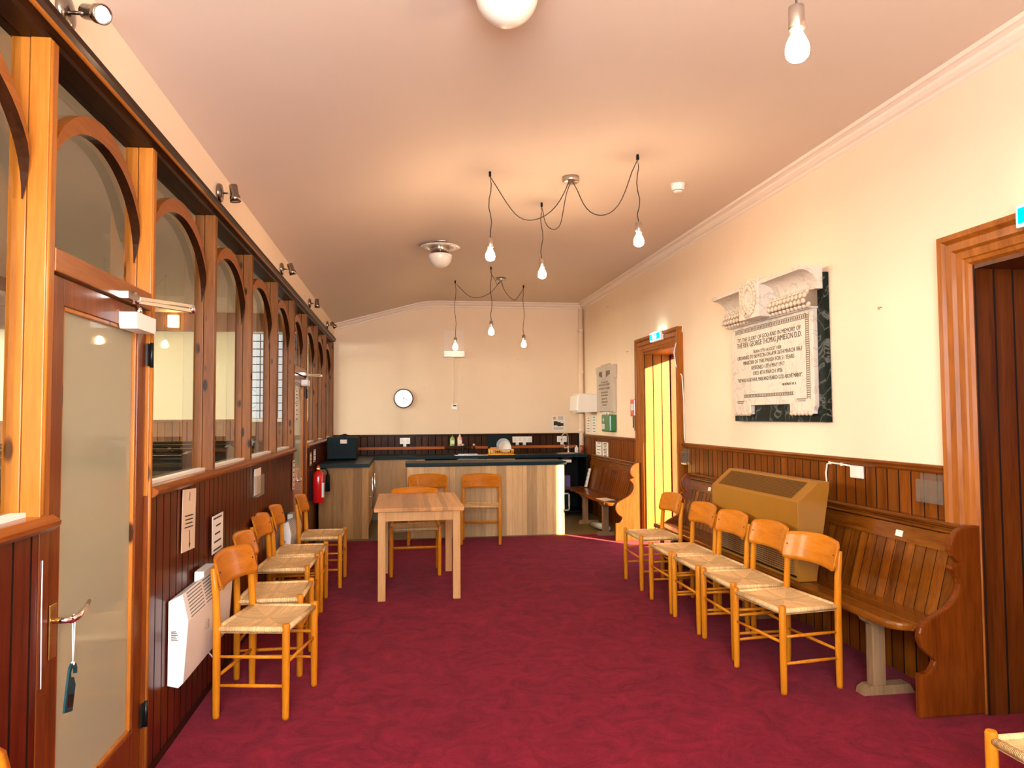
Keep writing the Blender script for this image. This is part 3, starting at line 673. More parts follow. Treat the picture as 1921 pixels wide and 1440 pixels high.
# gallery front
g = MB().box((HX, HY - .6, 3.0), (-5.4, HY - .45, 4.7)); 
for x in range(9): g.box((HX + .1 + .56 * x, HY - .63, 3.3), (HX + .55 + .56 * x, HY - .59, 4.4))
g.box((HX, HY - .68, 4.62), (-5.4, HY - .4, 4.75)); g.box((HX, HY - .68, 2.95), (-5.4, HY - .4, 3.1))
tag(g.build('trim_43', M['darkbeam']), 'dark panelled gallery front high in the hall', 'gallery', kind='structure')
# leaded windows in the far hall wall and added glowing ones along its outer side
def leaded(name, x0, x1, z0, z1, label):
    w = MB().box((x0, HY - .03, z0), (x1, HY - .02, z1)).build(name, M['daysoft']); tag(w, label, 'window', kind='structure')
    l = MB()
    n = 6; r = 11
    for i in range(n + 1): l.box((x0 + (x1 - x0) * i / n - .008, HY - .045, z0), (x0 + (x1 - x0) * i / n + .008, HY - .03, z1))
    for i in range(r + 1): l.box((x0, HY - .045, z0 + (z1 - z0) * i / r - .008), (x1, HY - .03, z0 + (z1 - z0) * i / r + .008))
    l.build('lead_lattice', M['lead'], w)
    f = MB()
    f.box((x0 - .07, HY - .06, z0 - .05), (x0, HY, z1 + .05)); f.box((x1, HY - .06, z0 - .05), (x1 + .07, HY, z1 + .05)); f.box((x0, HY - .06, z1), (x1, HY, z1 + .06)); f.box((x0, HY - .08, z0 - .06), (x1, HY, z0))
    f.build('window_frame', M['whiteplastic'], w)
leaded('window_20', -2.66, -1.75, 1.44, 2.95, 'bright leaded window in the far wall of the hall')
for k, y in enumerate((0.5, 4., 7.5, 11.)):
    w = MB().box((HX + .01, y - .7, 1.8), (HX + .02, y + .7, 5.2)).build('window_%d' % (21 + k), M['daylight'])
    tag(w, 'added unseen glowing window lighting the hall from its outer side, number %s from the front' % ['one', 'two', 'three', 'four'][k], 'window', kind='structure')
    l = MB()
    for z in range(9): l.box((HX + .02, y - .7, 1.8 + .425 * z - .012), (HX + .035, y + .7, 1.8 + .425 * z + .012))
    for q in range(5): l.box((HX + .02, y - .7 + .35 * q - .012, 1.8), (HX + .035, y - .7 + .35 * q + .012, 5.2))
    l.build('lead_lattice', M['lead'], w)
# hall pews
def hall_pew(y, first):
    r = empty('hall_pew', (-4.6, y, 0), 'long dark pew in the hall, ' + first, 'pew', 'dark pews in the hall beyond the glass')
    MB().box((-2.6, -.02, .42), (2.6, .36, .46), bev=.008).build('seat', M['hallpew'], r)
    MB().obox((0, .42, .75), (2.6, 0, 0), (0, .018, 0), (0, .05, .33)).build('backrest', M['hallpew'], r)
    MB().box((-2.62, .42, 1.06), (2.62, .52, 1.10), bev=.012).build('top_rail', M['hallpew'], r)
    for x in (-2.63, 2.60):
        MB().prism([(-.06, 0), (-.06, .42), (-.1, .5), (0, .62), (.1, .7), (.12, .95), (.2, 1.12), (.36, 1.14), (.5, 1.1), (.5, 0)], 'yz', x, x + .05, bev=.008).build('end_panel', M['hallpew'], r)
    return r
hp = hall_pew(3.6, 'first from the front behind the glass')
for y, t in ((5.3, 'second'), (6.9, 'third'), (8.5, 'fourth'), (10., 'fifth'), (11.5, 'sixth')):
    dup(hp, (-4.6, y, 0), 0, 'long dark pew in the hall, %s from the front behind the glass' % t)
# lamp on the frieze in the hall
r = empty('wall_lamp', (-3.95, HY - .12, 3.14), 'glowing square lamp on the hall frieze seen through the third window', 'lamp')
MB().box((-.08, -.08, -.10), (.08, -.02, .10), bev=.01).build('shade', M['halllamp'], r); MB().box((-.1, -.02, -.12), (.1, 0, .12)).build('back_plate', M['brass'], r)

# ------------------------------------------------------------------ chairs (local +X is forward)
HW, HD = .218, .17
def make_chair(label):
    r = empty('dining_chair', (0, 0, 0), label, 'chair')
    # seat: sagging woven surface wrapped round four rails
    s = MB(); n = 20
    def sz(u, v):
        e = max(abs(u), abs(v)); d = abs(abs(u) - abs(v)); return .436 - .014 * (1 - e * e) + .005 * max(0, 1 - d / .16) * (1 - e) - .004 - (.010 * max(0, e - .9) / .1)
    vs = [(HD * 1.0 * (-1 + 2 * i / n), HW * (-1 + 2 * j / n), sz(-1 + 2 * i / n, -1 + 2 * j / n)) for i in range(n + 1) for j in range(n + 1)]
    s.add(vs, [(i * (n + 1) + j, (i + 1) * (n + 1) + j, (i + 1) * (n + 1) + j + 1, i * (n + 1) + j + 1) for i in range(n) for j in range(n)], 0, True)
    vs2 = [(a, b, c - .018) for a, b, c in vs]
    s.add(vs2, [(i * (n + 1) + j, i * (n + 1) + j + 1, (i + 1) * (n + 1) + j + 1, (i + 1) * (n + 1) + j) for i in range(n) for j in range(n)], 0, True)
    for a, b in (((HD, -HW), (HD, HW)), ((-HD, -HW), (-HD, HW)), ((HD, -HW), (-HD, -HW)), ((HD, HW), (-HD, HW))):
        s.tube([(a[0], a[1], .424), (b[0], b[1], .424)], .0135, 12)
    s.build('seat', M['cord'], r)
    for y in (-1, 1):
        MB().tube([(HD, y * HW, 0), (HD, y * HW, .012), (HD, y * HW, .20), (HD, y * HW, .444), (HD, y * HW, .452)], [.0155, .0165, .0185, .0185, .0155], 16).build('leg', M['beech'], r)
        MB().tube([(-HD, y * HW, 0), (-HD, y * HW, .012), (-HD, y * HW, .2), (-HD, y * HW, .42), (-HD - .008, y * HW * .985, .58), (-HD - .024, y * HW * .97, .708), (-HD - .025, y * HW * .97, .714)], [.0155, .0165, .0185, .0185, .0175, .0155, .013], 16).build('leg', M['beech'], r)
        for z in (.155, .292):
            MB().tube([(-HD, y * HW, z), (0, y * HW, z), (HD, y * HW, z)], [.007, .0095, .007], 10).build('stretcher', M['beech'], r)
    MB().tube([(HD, -HW, .262), (HD, 0, .262), (HD, HW, .262)], [.007, .0095, .007], 10).build('stretcher', M['beech'], r)
    MB().tube([(-HD, -HW, .195), (-HD, 0, .195), (-HD, HW, .195)], [.007, .0095, .007], 10).build('stretcher', M['beech'], r)
    # curved backrest board
    b = MB(); nu, nv = 28, 8; W = .230
    def pt(u, v, t):
        y = u * W; bow = .042 * (1 - u * u)
        zt = .756 + .018 * (1 - u * u); zb = .604 + .010 * (1 - u * u)
        # rounded corners
        cr = .02 if abs(u) > .93 else 0
        k = (abs(u) - .88) / .12 if abs(u) > .88 else 0
        zt -= .020 * k * k; zb += .028 * k * k
        z = zb + (zt - zb) * v
        x = -HD + .018 - bow - .05 * (z - .62) / .15 * .8
        return (x + t, y, z)
    for t, flip in ((.0, 0), (.011, 1)):
        vs = [pt(-1 + 2 * i / nu, j / nv, t) for i in range(nu + 1) for j in range(nv + 1)]
        fs = [(i * (nv + 1) + j, (i + 1) * (nv + 1) + j, (i + 1) * (nv + 1) + j + 1, i * (nv + 1) + j + 1) for i in range(nu) for j in range(nv)]
        if flip: fs = [f[::-1] for f in fs]
        b.add(vs, fs, 0, True)
    N1 = (nu + 1) * (nv + 1)
    edge = [i * (nv + 1) for i in range(nu + 1)] + [nu * (nv + 1) + j for j in range(1, nv + 1)] + [i * (nv + 1) + nv for i in range(nu - 1, -1, -1)] + [j for j in range(nv - 1, 0, -1)]
    for a, c in zip(edge, edge[1:] + edge[:1]): b.f.append([a, c, c + N1, a + N1][::-1]); b.m.append(0); b.sm.append(False)
    br = b.build('backrest', M['beech_y'], r)
    for y in (-1, 1):
        MB().sphere((pt(y * .86, .45, .012)[0], y * .86 * W, .69), .004, 8).build('screw', M['blackmetal'], br)
    return r
D = math.radians
ch = make_chair('nearest orange chair on the left, turned slightly, in front of the white heater')
ch.location = (-.682, 3.965, 0); ch.rotation_euler = (0, 0, D(-11)); ch['group'] = 'woven seat chairs along the partition'
gL = 'woven seat chairs along the partition'; gR = 'woven seat chairs in front of the pews'; gT = 'woven seat chairs by the table and island'
for x, y, a, t in ((-.737, 4.535, -1, 'second orange chair from the front along the left partition'), (-.80, 5.38, -2, 'third orange chair from the front along the left partition'),
                   (-.778, 5.90, 1, 'fourth orange chair from the front along the left partition, close behind the third'), (-.695, 6.68, -1, 'fifth orange chair on the left, farthest, next to the extinguisher')):
    dup(ch, (x, y, 0), D(a), t, gL)
for x, y, a, t in ((2.092, 3.86, 187, 'nearest orange chair of the right hand row, beside the pew end'), (2.106, 4.385, 180, 'second orange chair from the front in the right hand row'),
                   (2.106, 4.91, 180, 'third orange chair from the front, before the mustard heater cover'), (2.108, 5.42, 180, 'fourth orange chair from the front, before the far end of the heater cover'),
                   (2.125, 6.15, 180, 'last orange chair of the right hand row, nearest the sunlit doorway')):
    dup(ch, (x, y, 0), D(a), t, gR)
dup(ch, (.112, 6.985, 0), D(-90), 'orange chair tucked under the far end of the wooden table', gT)
dup(ch, (.285, 8.62, 0), D(-92), 'orange chair standing behind the table with its back against the island', gT)
dup(ch, (.895, 8.53, 0), D(-98), 'orange chair right of the table with its back to the oak island', gT)
dup(ch, (1.99, 1.885, 0), D(180), 'orange chair cut off at the lower right corner of the picture', 'woven seat chairs cut off by the frame')
dup(ch, (-.665, 1.515, 0), D(0), 'orange chair cut off at the lower left corner of the picture', 'woven seat chairs cut off by the frame')

# ------------------------------------------------------------------ table
TX0, TX1, TY0, TY1, TZ = -.225, .485, 5.90, 7.06, .728
r = empty('dining_table', ((TX0 + TX1) / 2, (TY0 + TY1) / 2, 0), 'square legged wooden table with butcher block top in the middle of the room', 'table')
r_ = r
cx, cy = (TX0 + TX1) / 2, (TY0 + TY1) / 2; hx, hy = (TX1 - TX0) / 2, (TY1 - TY0) / 2
MB().box((-hx, -hy, TZ - .03), (hx, hy, TZ), bev=.004).build('tabletop', M['block'], r)
for sx in (-1, 1):
    for sy in (-1, 1):
        x, y = sx * (hx - .06), sy * (hy - .055)
        MB().box((x - .03, y - .03, 0), (x + .03, y + .03, TZ - .03), bev=.004).build('leg', M['tableleg'], r)
for sy in (-1, 1): MB().box((-hx + .09, sy * (hy - .045) - .011, TZ - .105), (hx - .09, sy * (hy - .045) + .011, TZ - .03)).build('apron', M['tableleg'], r)
for sx in (-1, 1): MB().box((sx * (hx - .05) - .011, -hy + .085, TZ - .105), (sx * (hx - .05) + .011, hy - .085, TZ - .03)).build('apron', M['tableleg'], r)

# ------------------------------------------------------------------ pews
END = [(2.775, .90), (2.708, .898), (2.675, .889), (2.648, .871), (2.628, .842), (2.617, .81), (2.616, .782), (2.624, .757), (2.640, .738), (2.657, .724), (2.614, .71), (2.612, .695), (2.619, .684), (2.636, .668), (2.650, .645),
       (2.654, .62), (2.650, .592), (2.638, .564), (2.616, .537), (2.589, .514), (2.555, .494), (2.519, .476), (2.488, .461), (2.46, .443), (2.445, .422), (2.436, .398), (2.434, .377), (2.437, .357), (2.447, .332), (2.462, .31), (2.48, .293), (2.505, .277), (2.514, .262), (2.506, .243), (2.499, .231), (2.486, .216), (2.469, .208), (2.432, .205), (2.430, 0), (2.775, 0)]
def pew(name, y0, y1, label, trestles, cards, ends=(1, 1)):
    r = empty(name, (2.6, (y0 + y1) / 2, 0), label, 'pew'); cxx, cyy = 2.6, (y0 + y1) / 2
    L = V((cxx, cyy, 0))
    def B(mb, n, m, p=r): mb.v = [tuple(V(v) - L) for v in mb.v]; return mb.build(n, m, p)
    yy0, yy1 = y0 + (.04 if ends[0] else 0), y1 - (.04 if ends[1] else 0)
    # seat of three boards with rounded front, its front corner rounded at the open end
    s = MB()
    for a, b in ((2.335, 2.44), (2.442, 2.53), (2.532, 2.63)):
        if a < 2.4:
            poly = [(a + .055 * (1 - math.cos(t * PI / 12)), yy0 + .10 * (1 - math.sin(t * PI / 12)) ) for t in range(6, -1, -1)]
            s.prism([(b, yy0), (a + .1, yy0)] + [(a + .1 * (1 - math.sin(t * PI / 12)), yy0 + .1 * (1 - math.cos(t * PI / 12))) for t in range(0, 7)] + [(a, yy1), (b, yy1)], 'xy', .398, .435, bev=.012)
        else: s.box((a, yy0, .402), (b, yy1, .435), bev=.004)
    B(s, 'seat', M['pew_y'])
    # raked back: upright boards
    bk = MB(); n = round((yy1 - yy0) / .08); w = (yy1 - yy0) / n
    for i in range(n):
        ya, yb = yy0 + i * w, yy0 + (i + 1) * w
        def q(z, off): return 2.615 + (z - .435) * .27 + off
        for (p0, o0), (p1, o1) in (((ya, .006), (ya + .004, 0)), ((ya + .004, 0), (yb - .004, 0)), ((yb - .004, 0), (yb, .006))):
            bk.add([(q(.43, o0), p0, .43), (q(.43, o1), p1, .43), (q(.80, o1), p1, .80), (q(.80, o0), p0, .80)], [(0, 3, 2, 1)], 0 if o0 == o1 else 1)
    bk.obox((2.675, (yy0 + yy1) / 2, .615), (.27 * .18, 0, .18), (0, (yy1 - yy0) / 2, 0), (.008, 0, -.002))
    B(bk, 'backrest', [M['pew'], M['groove']])
    tr = MB().obox((2.712, (yy0 + yy1) / 2, .792), (.27 * .042, 0, .042), (0, (yy1 - yy0) / 2, 0), (.012, 0, -.003)); B(tr, 'back_band', M['pew_y'])
    rl = MB().prism([(2.775, .84), (2.712, .84), (2.70, .848), (2.704, .858), (2.716, .862), (2.716, .868), (2.705, .874), (2.70, .886), (2.712, .897), (2.775, .897)], 'xz', yy0, yy1); B(rl, 'top_rail', M['pew_y'])
    for e, ya in ((0, y0), (1, y1 - .042)):
        if ends[e]: B(MB().prism(END, 'xz', ya, ya + .042, bev=.010), 'end_panel', M['pew_end'])
    for y in trestles:
        t = MB().box((2.40, y - .03, .045), (2.47, y + .03, .37), bev=.004); t.prism([(2.36, .40), (2.37, .372), (2.40, .35), (2.47, .35), (2.56, .372), (2.62, .40)], 'xz', y - .035, y + .035)
        t.prism([(2.34, 0), (2.345, .03), (2.375, .047), (2.60, .047), (2.63, 0)], 'xz', y - .035, y + .035); B(t, 'leg', M['bare'])
    for y in cards:
        B(MB().obox((2.698, y, .79), (.27 * .016, 0, .016), (0, .028, 0), (.0015, 0, -.0004)), 'number_card', M['whitepaper'])
    return r
pew('pew', 3.23, 6.75, 'long worn brown pew against the right wall, its scrolled end nearest the viewer', (3.57, 5.0, 6.4), (3.72, 6.25))
pew('pew', 8.30, 10.45, 'shorter dark pew beyond the sunlit doorway with a glowing scrolled end', (8.75, 9.75), (), (1, 0))

# ------------------------------------------------------------------ mustard heater cover on the near pew
HY0, HY1 = 4.175, 5.42
r = empty('radiator_cover', (2.5, (HY0 + HY1) / 2, .437), 'mustard brown metal heater cover with mesh grilles standing on the long pew', 'heater')
L = V((2.5, (HY0 + HY1) / 2, .437))
def BL(mb, n, m, p=r, L=L): mb.v = [tuple(V(v) - L) for v in mb.v]; return mb.build(n, m, p)
bx = MB().prism([(2.36, .437), (2.36, .912), (2.50, 1.034), (2.57, 1.034), (2.57, .99), (2.475, .437)], 'xz', HY0, HY1, bev=.004); BL(bx, 'casing', M['mustard'])
def grille(cf, a0, a1, b0, b1, na, nb, out):
    """cf(a,b,o) -> point. dark backing with two sets of bars"""
    k = MB(); k.add([cf(a0, b0, .001), cf(a1, b0, .001), cf(a1, b1, .001), cf(a0, b1, .001)], [(0, 1, 2, 3)], 1)
    for i in range(na + 1):
        a = a0 + (a1 - a0) * i / na; h = .0022
        k.add([cf(a - h, b0, out), cf(a + h, b0, out), cf(a + h, b1, out), cf(a - h, b1, out)], [(0, 1, 2, 3)])
    for i in range(nb + 1):
        b = b0 + (b1 - b0) * i / nb; h = .0022
        k.add([cf(a0, b - h, out), cf(a1, b - h, out), cf(a1, b + h, out), cf(a0, b + h, out)], [(0, 1, 2, 3)])
    return k
kt = grille(lambda a, b, o: (2.36 + b * .14 - o * .66, a, .912 + b * .122 + o * .75), HY0 + .10, HY1 - .08, .12, .90, 76, 12, .003)
BL(kt, 'top_grille', [M['mustard'], M['black']])
kf = grille(lambda a, b, o: (2.36 - o, a, b), HY0 + .06, HY1 - .08, .475, .60, 80, 9, .003)
BL(kf, 'front_grille', [M['nickel'], M['black']])
BL(MB().box((2.3565, HY0 + .03, .455), (2.361, HY1 - .03, .468)), 'base_shadow', M['black'])  # black strip painting the shadow at the heater base under the mesh
# bracket lamp cable and switch
r = empty('fused_switch', (XR - .03, 4.178, 1.09), 'white switch box on the brown dado, wired to the heater cover', 'switch')
MB().box((0, -.062, -.038), (.03, .062, .038), bev=.005).build('back_box', M['whiteplastic'], r)
MB().box((-.012, -.058, -.034), (0, .03, .034), bev=.005).build('rocker', M['whiteplastic'], r)
mb = MB().tube([(XR - .03, 4.235, 1.125), (XR - .025, 4.33, 1.128), (XR - .024, 4.46, 1.131), (XR - .026, 4.49, 1.12), (XR - .026, 4.508, 1.06), (XR - .025, 4.50, .98), (XR - .026, 4.505, .93), (XR - .05, 4.53, .90)], .0055, 8)
o = mb.build('heater_cable', M['whiteplastic']); tag(o, 'white cable running from the switch box down behind the heater cover', 'cable')
for y, z in ((4.33, 1.128), (4.46, 1.13), (4.505, .99)): MB().box((XR - .032, y - .008, z - .01), (XR - .018, y + .008, z + .01), bev=.002).build('cable_clip', M['whiteplastic'], o)
# acrylic leaflet holders
def holder(wall, x, y0, y1, z0, z1, label, g='clear acrylic leaflet holders'):
    sg = -1 if wall == 'right' else 1
    o = MB().box((x, y0, z0), (x + sg * .003, y1, z1)); o.box((x + sg * .03, y0, z0), (x + sg * .033, y1, z1 - .03)); o.box((x, y0, z0), (x + sg * .033, y1, z0 + .004)); o.box((x, y0, z0), (x + sg * .033, y0 + .003, z1 - .03)); o.box((x, y1 - .003, z0), (x + sg * .033, y1, z1 - .03))
    o = o.build('leaflet_holder', M['acrylic']); tag(o, label, 'holder', g); return o
holder('right', XR - .019, 3.418, 3.618, .975, 1.125, 'empty clear acrylic leaflet holder beside the nearest right doorway')
holder('right', XR - .019, 6.86, 7.0, .965, 1.12, 'empty clear acrylic leaflet holder near the far doorway')
lh = holder('left', XL + .002, 5.27, 5.52, .90, 1.075, 'clear acrylic leaflet holder with papers on the partition dado')
MB().box((XL + .008, 5.29, .91), (XL + .014, 5.50, 1.09)).build('leaflets', M['whitepaper'], lh)

# ------------------------------------------------------------------ memorials
PX = XR
r = empty('memorial_tablet', (PX, 5.15, 1.9), 'large white marble memorial tablet with carved wreath on a black marble backing', 'memorial')
L = V((PX, 5.15, 1.9))
def BM(mb, n, m, p=None, L=L, r=r): mb.v = [tuple(V(v) - L) for v in mb.v]; return mb.build(n, m, p or r)
BM(MB().prism([(5.80, 1.395), (5.80, 2.23), (5.74, 2.23), (5.74, 2.30), (4.50, 2.385), (4.46, 2.385), (4.458, 1.90), (4.455, 1.395)][::1], 'yz', PX - .04, PX - .003), 'backing_slab', M['slate'])
BM(MB().prism([(5.76, 1.50), (5.76, 2.17), (4.54, 2.17), (4.54, 1.50), (4.56, 1.47), (4.56, 1.45), (4.86, 1.45), (4.86, 1.52), (5.45, 1.52), (5.45, 1.45), (5.74, 1.45), (5.74, 1.47)], 'yz', PX - .075, PX - .04, bev=.004), 'inscription_panel', M['marble'])
# fluted feet
f = MB()
for c in (4.71, 5.59):
    for q in range(6): f.sphere((PX - .075, c - .12 + .048 * q, 1.455), .022, 10, sc=(.7, 1, .8))
BM(f, 'carved_foot', M['carved'])
# torus of leaves, cove and top slab
def mould(y0, y1, z0, prof): return MB().prism([(PX - .04 - d, z0 + h) for d, h in prof] + [(PX - .04, z0 + prof[-1][1]), (PX - .04, z0 + prof[0][1])], 'xz', y0, y1)
t = MB()
for y in (5.76, 4.52): pass
tor = [(.05 + .055 * math.cos(a), .055 + .055 * math.sin(a)) for a in [(-.5 + k / 8) * PI for k in range(9)]]
BM(mould(4.535, 5.775, 2.168, tor), 'moulding_core', M['shade_stone'])
t = MB()
rnd = random.Random(3)
for row in range(4):
    for q in range(25):
        a = (-.36 + .24 * row) * PI; y = 4.52 + .0517 * q + (.02 if row % 2 else 0)
        t.sphere((PX - .093 - .050 * math.cos(a), y, 2.222 + .050 * math.sin(a)), .0255, 10, sc=(.5, .94, .78))
BM(t, 'leaf_moulding', M['carved'])
BM(mould(4.53, 5.78, 2.155, [(.06, 0), (.06, .012), (.04, .012)]), 'fillet', M['marble'])
cov = [(.03 + .12 * (1 - math.cos(k / 8 * PI / 2)), .125 * math.sin(k / 8 * PI / 2)) for k in range(9)] + [(.165, .125), (.165, .155)]
BM(mould(4.47, 5.86, 2.275, [(.05, 0)] + cov[1:]), 'cornice_slab', M['marble'])
# wreath block
w = MB().box((PX - .215, 5.02, 2.165), (PX - .05, 5.33, 2.455), bev=.006)
w = BM(w, 'wreath_block', M['marble'])
wl0 = MB().add([(PX - .2158, 5.175 + k_ * math.cos(2 * PI * q / 32), 2.315 + (k_ + .013) * math.sin(2 * PI * q / 32)) for q in range(32) for k_ in (.058, .125)], [(2 * q, 2 * q + 1, (2 * q + 3) % 64, (2 * q + 2) % 64) for q in range(32)]); BM(wl0, 'wreath_shade', M['shade_stone'], w)  # dark ring painting the shade behind the wreath leaves
wl = MB()
for q in range(22):
    a = 2 * PI * q / 22
    for k2 in (-1, 1):
        wl.sphere((PX - .219, 5.175 + (.092 + .018 * k2) * math.cos(a + .1 * k2), 2.315 + (.105 + .018 * k2) * math.sin(a + .1 * k2)), .019, 8, sc=(.7, 1, 1.1))
wl.tube([(PX - .224, 5.21, 2.185), (PX - .232, 5.175, 2.225), (PX - .224, 5.14, 2.185)], .009, 8)
BM(wl, 'laurel_wreath', M['carved'], w)
# key pattern border
kb = MB()
def bord(y0, y1, z0, z1):
    kb.box((PX - .0765, y0, z0), (PX - .0755, y1, z1))
bord(4.615, 5.70, 2.098, 2.103); bord(4.615, 5.70, 2.128, 2.133)
for q in range(44): bord(4.62 + q * .0245, 4.633 + q * .0245, 2.106, 2.125)
for y in (4.585, 4.625): bord(y, y + .005, 1.55, 2.133)
for q in range(38): bord(4.594, 4.622, 1.56 + q * .015, 1.567 + q * .015)
bord(4.80, 5.56, 1.582, 1.588); bord(4.80, 5.56, 1.602, 1.607)
for q in range(30): bord(4.81 + q * .025, 4.823 + q * .025, 1.589, 1.601)
for c in (4.70, 5.62): bord(c - .06, c + .06, 1.548, 1.556); bord(c - .05, c + .05, 1.536, 1.542)
BM(kb, 'incised_border', M['stonedark'])
text('inscription_line', ['TO THE GLORY OF GOD AND IN MEMORY OF', 'THE REV. GEORGE THOMAS JAMIESON D.D.', 'BORN 27TH AUGUST 1838', 'ORDAINED TO NEWTON-ON-AYR 26TH MARCH 1863', 'MINISTER OF THIS PARISH FOR 51 YEARS', 'RESIGNED 17TH MAY 1917', 'DIED 8TH MARCH 1926', ' ', '"HE WAS A FAITHFUL MAN AND FEARED GOD ABOVE MANY".'],
          'right', (PX - .0755, 5.17, 2.03), .045, M['ink'], r, .98, sizes=[.046, .058, .036, .043, .043, .043, .043, .004, .042], spacing=.82, loc=-L)
text('citation', ['NEHEMIAH VII. II.'], 'right', (PX - .0755, 4.86, 1.655), .026, M['ink'], r, loc=-L)

r = empty('stone_tablet', (PX, 9.79, 1.8), 'smaller grey stone memorial tablet with stepped corners beside the far doorway', 'memorial')
L2 = V((PX, 9.79, 1.8))
o = MB().prism([(10.20, 1.50), (10.20, 2.04), (10.24, 2.04), (10.24, 2.135), (9.98, 2.135), (9.98, 2.155), (9.60, 2.155), (9.60, 2.13), (9.33, 2.13), (9.33, 1.95), (9.37, 1.95), (9.37, 1.49), (9.46, 1.49), (9.46, 1.51), (10.05, 1.51), (10.05, 1.50)], 'yz', PX - .045, PX - .003, bev=.004)
BM(o, 'slab', M['stone'], L=L2, r=r)
text('inscription_line', ['TO THE GLORY OF GOD', 'AND IN GRATEFUL MEMORY', 'OF THE MEN OF THIS PARISH', 'AND CONGREGATION', 'WHO GAVE THEIR LIVES', ' ', 'ERECTED BY THE', 'CONGREGATION OF', 'THIS CHURCH'], 'right', (PX - .0455, 9.80, 1.90), .04, M['stonedark'], r, .66, sizes=[.032, .042, .042, .032, .03, .01, .034, .034, .034], spacing=.98, loc=-L2)
cr = MB().box((PX - .058, 9.72, 1.95), (PX - .044, 9.86, 2.10), bev=.004)
BM(cr, 'carved_shield', M['stone'], L=L2, r=r)
for s_ in (-1, 1):
    wv = MB(); wv.box((PX - .047, 9.79 + s_ * .18 - .1, 2.005), (PX - .0445, 9.79 + s_ * .18 + .1, 2.012))
    for q in range(6): wv.box((PX - .048, 9.79 + s_ * (.10 + .032 * q) - .01, 1.975 + .006 * q), (PX - .044, 9.79 + s_ * (.10 + .032 * q) + .01, 2.06))
    BM(wv, 'carved_wreath', M['stonedark'], L=L2, r=r)

# ------------------------------------------------------------------ wall fittings, right
r = empty('hand_dryer', (XR - .16, 10.53, 1.63), 'white wall mounted hand dryer near the far right corner', 'hand dryer')
MB().prism([(-.16, -.10), (-.12, -.135), (.155, -.125), (.155, .13), (-.10, .15), (-.15, .11)], 'xz', -.245, .22, bev=.02).build('casing', M['whiteplastic'], r)
MB().box((-.1, -.06, -.142), (0, .06, -.128)).build('nozzle', M['black'], r)
r = empty('first_aid_kit', (XR - .055, 9.57, 1.35), 'green first aid box hanging under the small stone tablet', 'first aid box')
MB().box((-.045, -.20, -.115), (.05, .20, .115), bev=.018).build('case', M['green'], r)
MB().tube([(-.01, -.06, .11), (-.01, -.05, .145), (-.01, .05, .145), (-.01, .06, .11)], .008, 8).build('handle', M['crock'], r)
c = MB().box((-.0475, .04, -.08), (-.0455, .17, -.01)); c.box((-.0475, .085, .01), (-.0455, .105, .08)); c.box((-.0475, .06, .035), (-.0455, .13, .055)); c.build('white_cross', M['crock'], r)
def sheet(name, wall, a, b, z0, z1, face, label, cat, group=None, mat='whitepaper', lines=7, seed=1, tilt=0., thick=.0015, parent=None, bars=None):
    X, Y, Z = [V(q) for q in ORI[wall]]
    w, h = abs(b - a), z1 - z0
    c = {'right': V((face, (a + b) / 2, (z0 + z1) / 2)), 'left': V((face, (a + b) / 2, (z0 + z1) / 2)), 'back': V(((a + b) / 2, face, (z0 + z1) / 2))}[wall]
    ca, sa = math.cos(tilt), math.sin(tilt); X2 = X * ca + Y * sa; Y2 = -X * sa + Y * ca
    o = MB().obox(V((0, 0, 0)), X2 * w / 2, Y2 * h / 2, Z * thick / 2).build(name, M[mat], parent); o.location = c
    if not parent: tag(o, label, cat, group)
    q = MB()
    for dx, dz, hw, hh in (bars or ribbon(wall, 0, w, h, lines, seed)): q.obox(X2 * dx + Y2 * dz + Z * (thick / 2 + .0004), X2 * hw, Y2 * hh, Z * .0003)
    q.build('print', M['ink'], o)
    return o
sheet('notice_sheet', 'right', 10.06, 10.36, .86, 1.08, XR - .022, 'left of two white notices pinned to the dado below the first aid box', 'notice', 'notices on the far right dado', seed=11, lines=5)
sheet('notice_sheet', 'right', 9.72, 10.02, .865, 1.085, XR - .022, 'right of two white notices pinned to the dado below the first aid box', 'notice', 'notices on the far right dado', seed=12, lines=10)
sheet('safety_card', 'right', 10.75, 10.96, 1.20, 1.435, XR - .004, 'narrow instruction card on the wall, the one next to the corner pipe', 'card', seed=13, lines=6)
sheet('safety_card', 'right', 10.41, 10.64, 1.20, 1.45, XR - .004, 'narrow instruction card on the wall under the hand dryer, farther from the pipe', 'card', seed=14, lines=6)
r = empty('fire_blanket', (XR - .03, 8.52, 1.54), 'red fire blanket case beside the sunlit doorway with black pull tapes', 'fire blanket')
MB().box((-.03, -.075, -.10), (.028, .075, .10), bev=.008).build('case', M['red'], r); MB().box((-.0325, -.045, -.03), (-.0295, .045, .05)).build('label_panel', M['crock'], r)
for y in (-.03, .03): MB().box((-.012, y - .012, -.27 + (y > 0) * .03), (-.006, y + .012, -.10)).build('pull_tape', M['black'], r)
# pipe in the corner
mb = MB().cyl((XR - .055, YB - .06, 0), (XR - .055, YB - .06, 3.11), .036, n=20)
for z in (1.2, 2.1, 2.75): mb.cyl((XR - .055, YB - .06, z), (XR - .055, YB - .06, z + .05), .043, n=20)
tag(mb.build('corner_pipe', M['plaster']), 'cream painted pipe running up the far right corner', 'pipe')
# cable by the doorway
pts = [(XR - .006, 7.015, 2.34), (XR - .008, 7.03, 2.28), (XR - .055, 7.085, 2.16), (XR - .068, 7.10, 2.08), (XR - .06, 7.075, 1.95), (XR - .02, 7.018, 1.84), (XR - .008, 7.012, 1.6), (XR - .008, 7.010, 1.25), (XR - .01, 6.995, 1.19)]
tag(MB().tube(pts, .006, 8).build('surface_cable', M['whiteplastic']), 'white cable hanging loosely beside the sunlit doorway frame', 'cable')
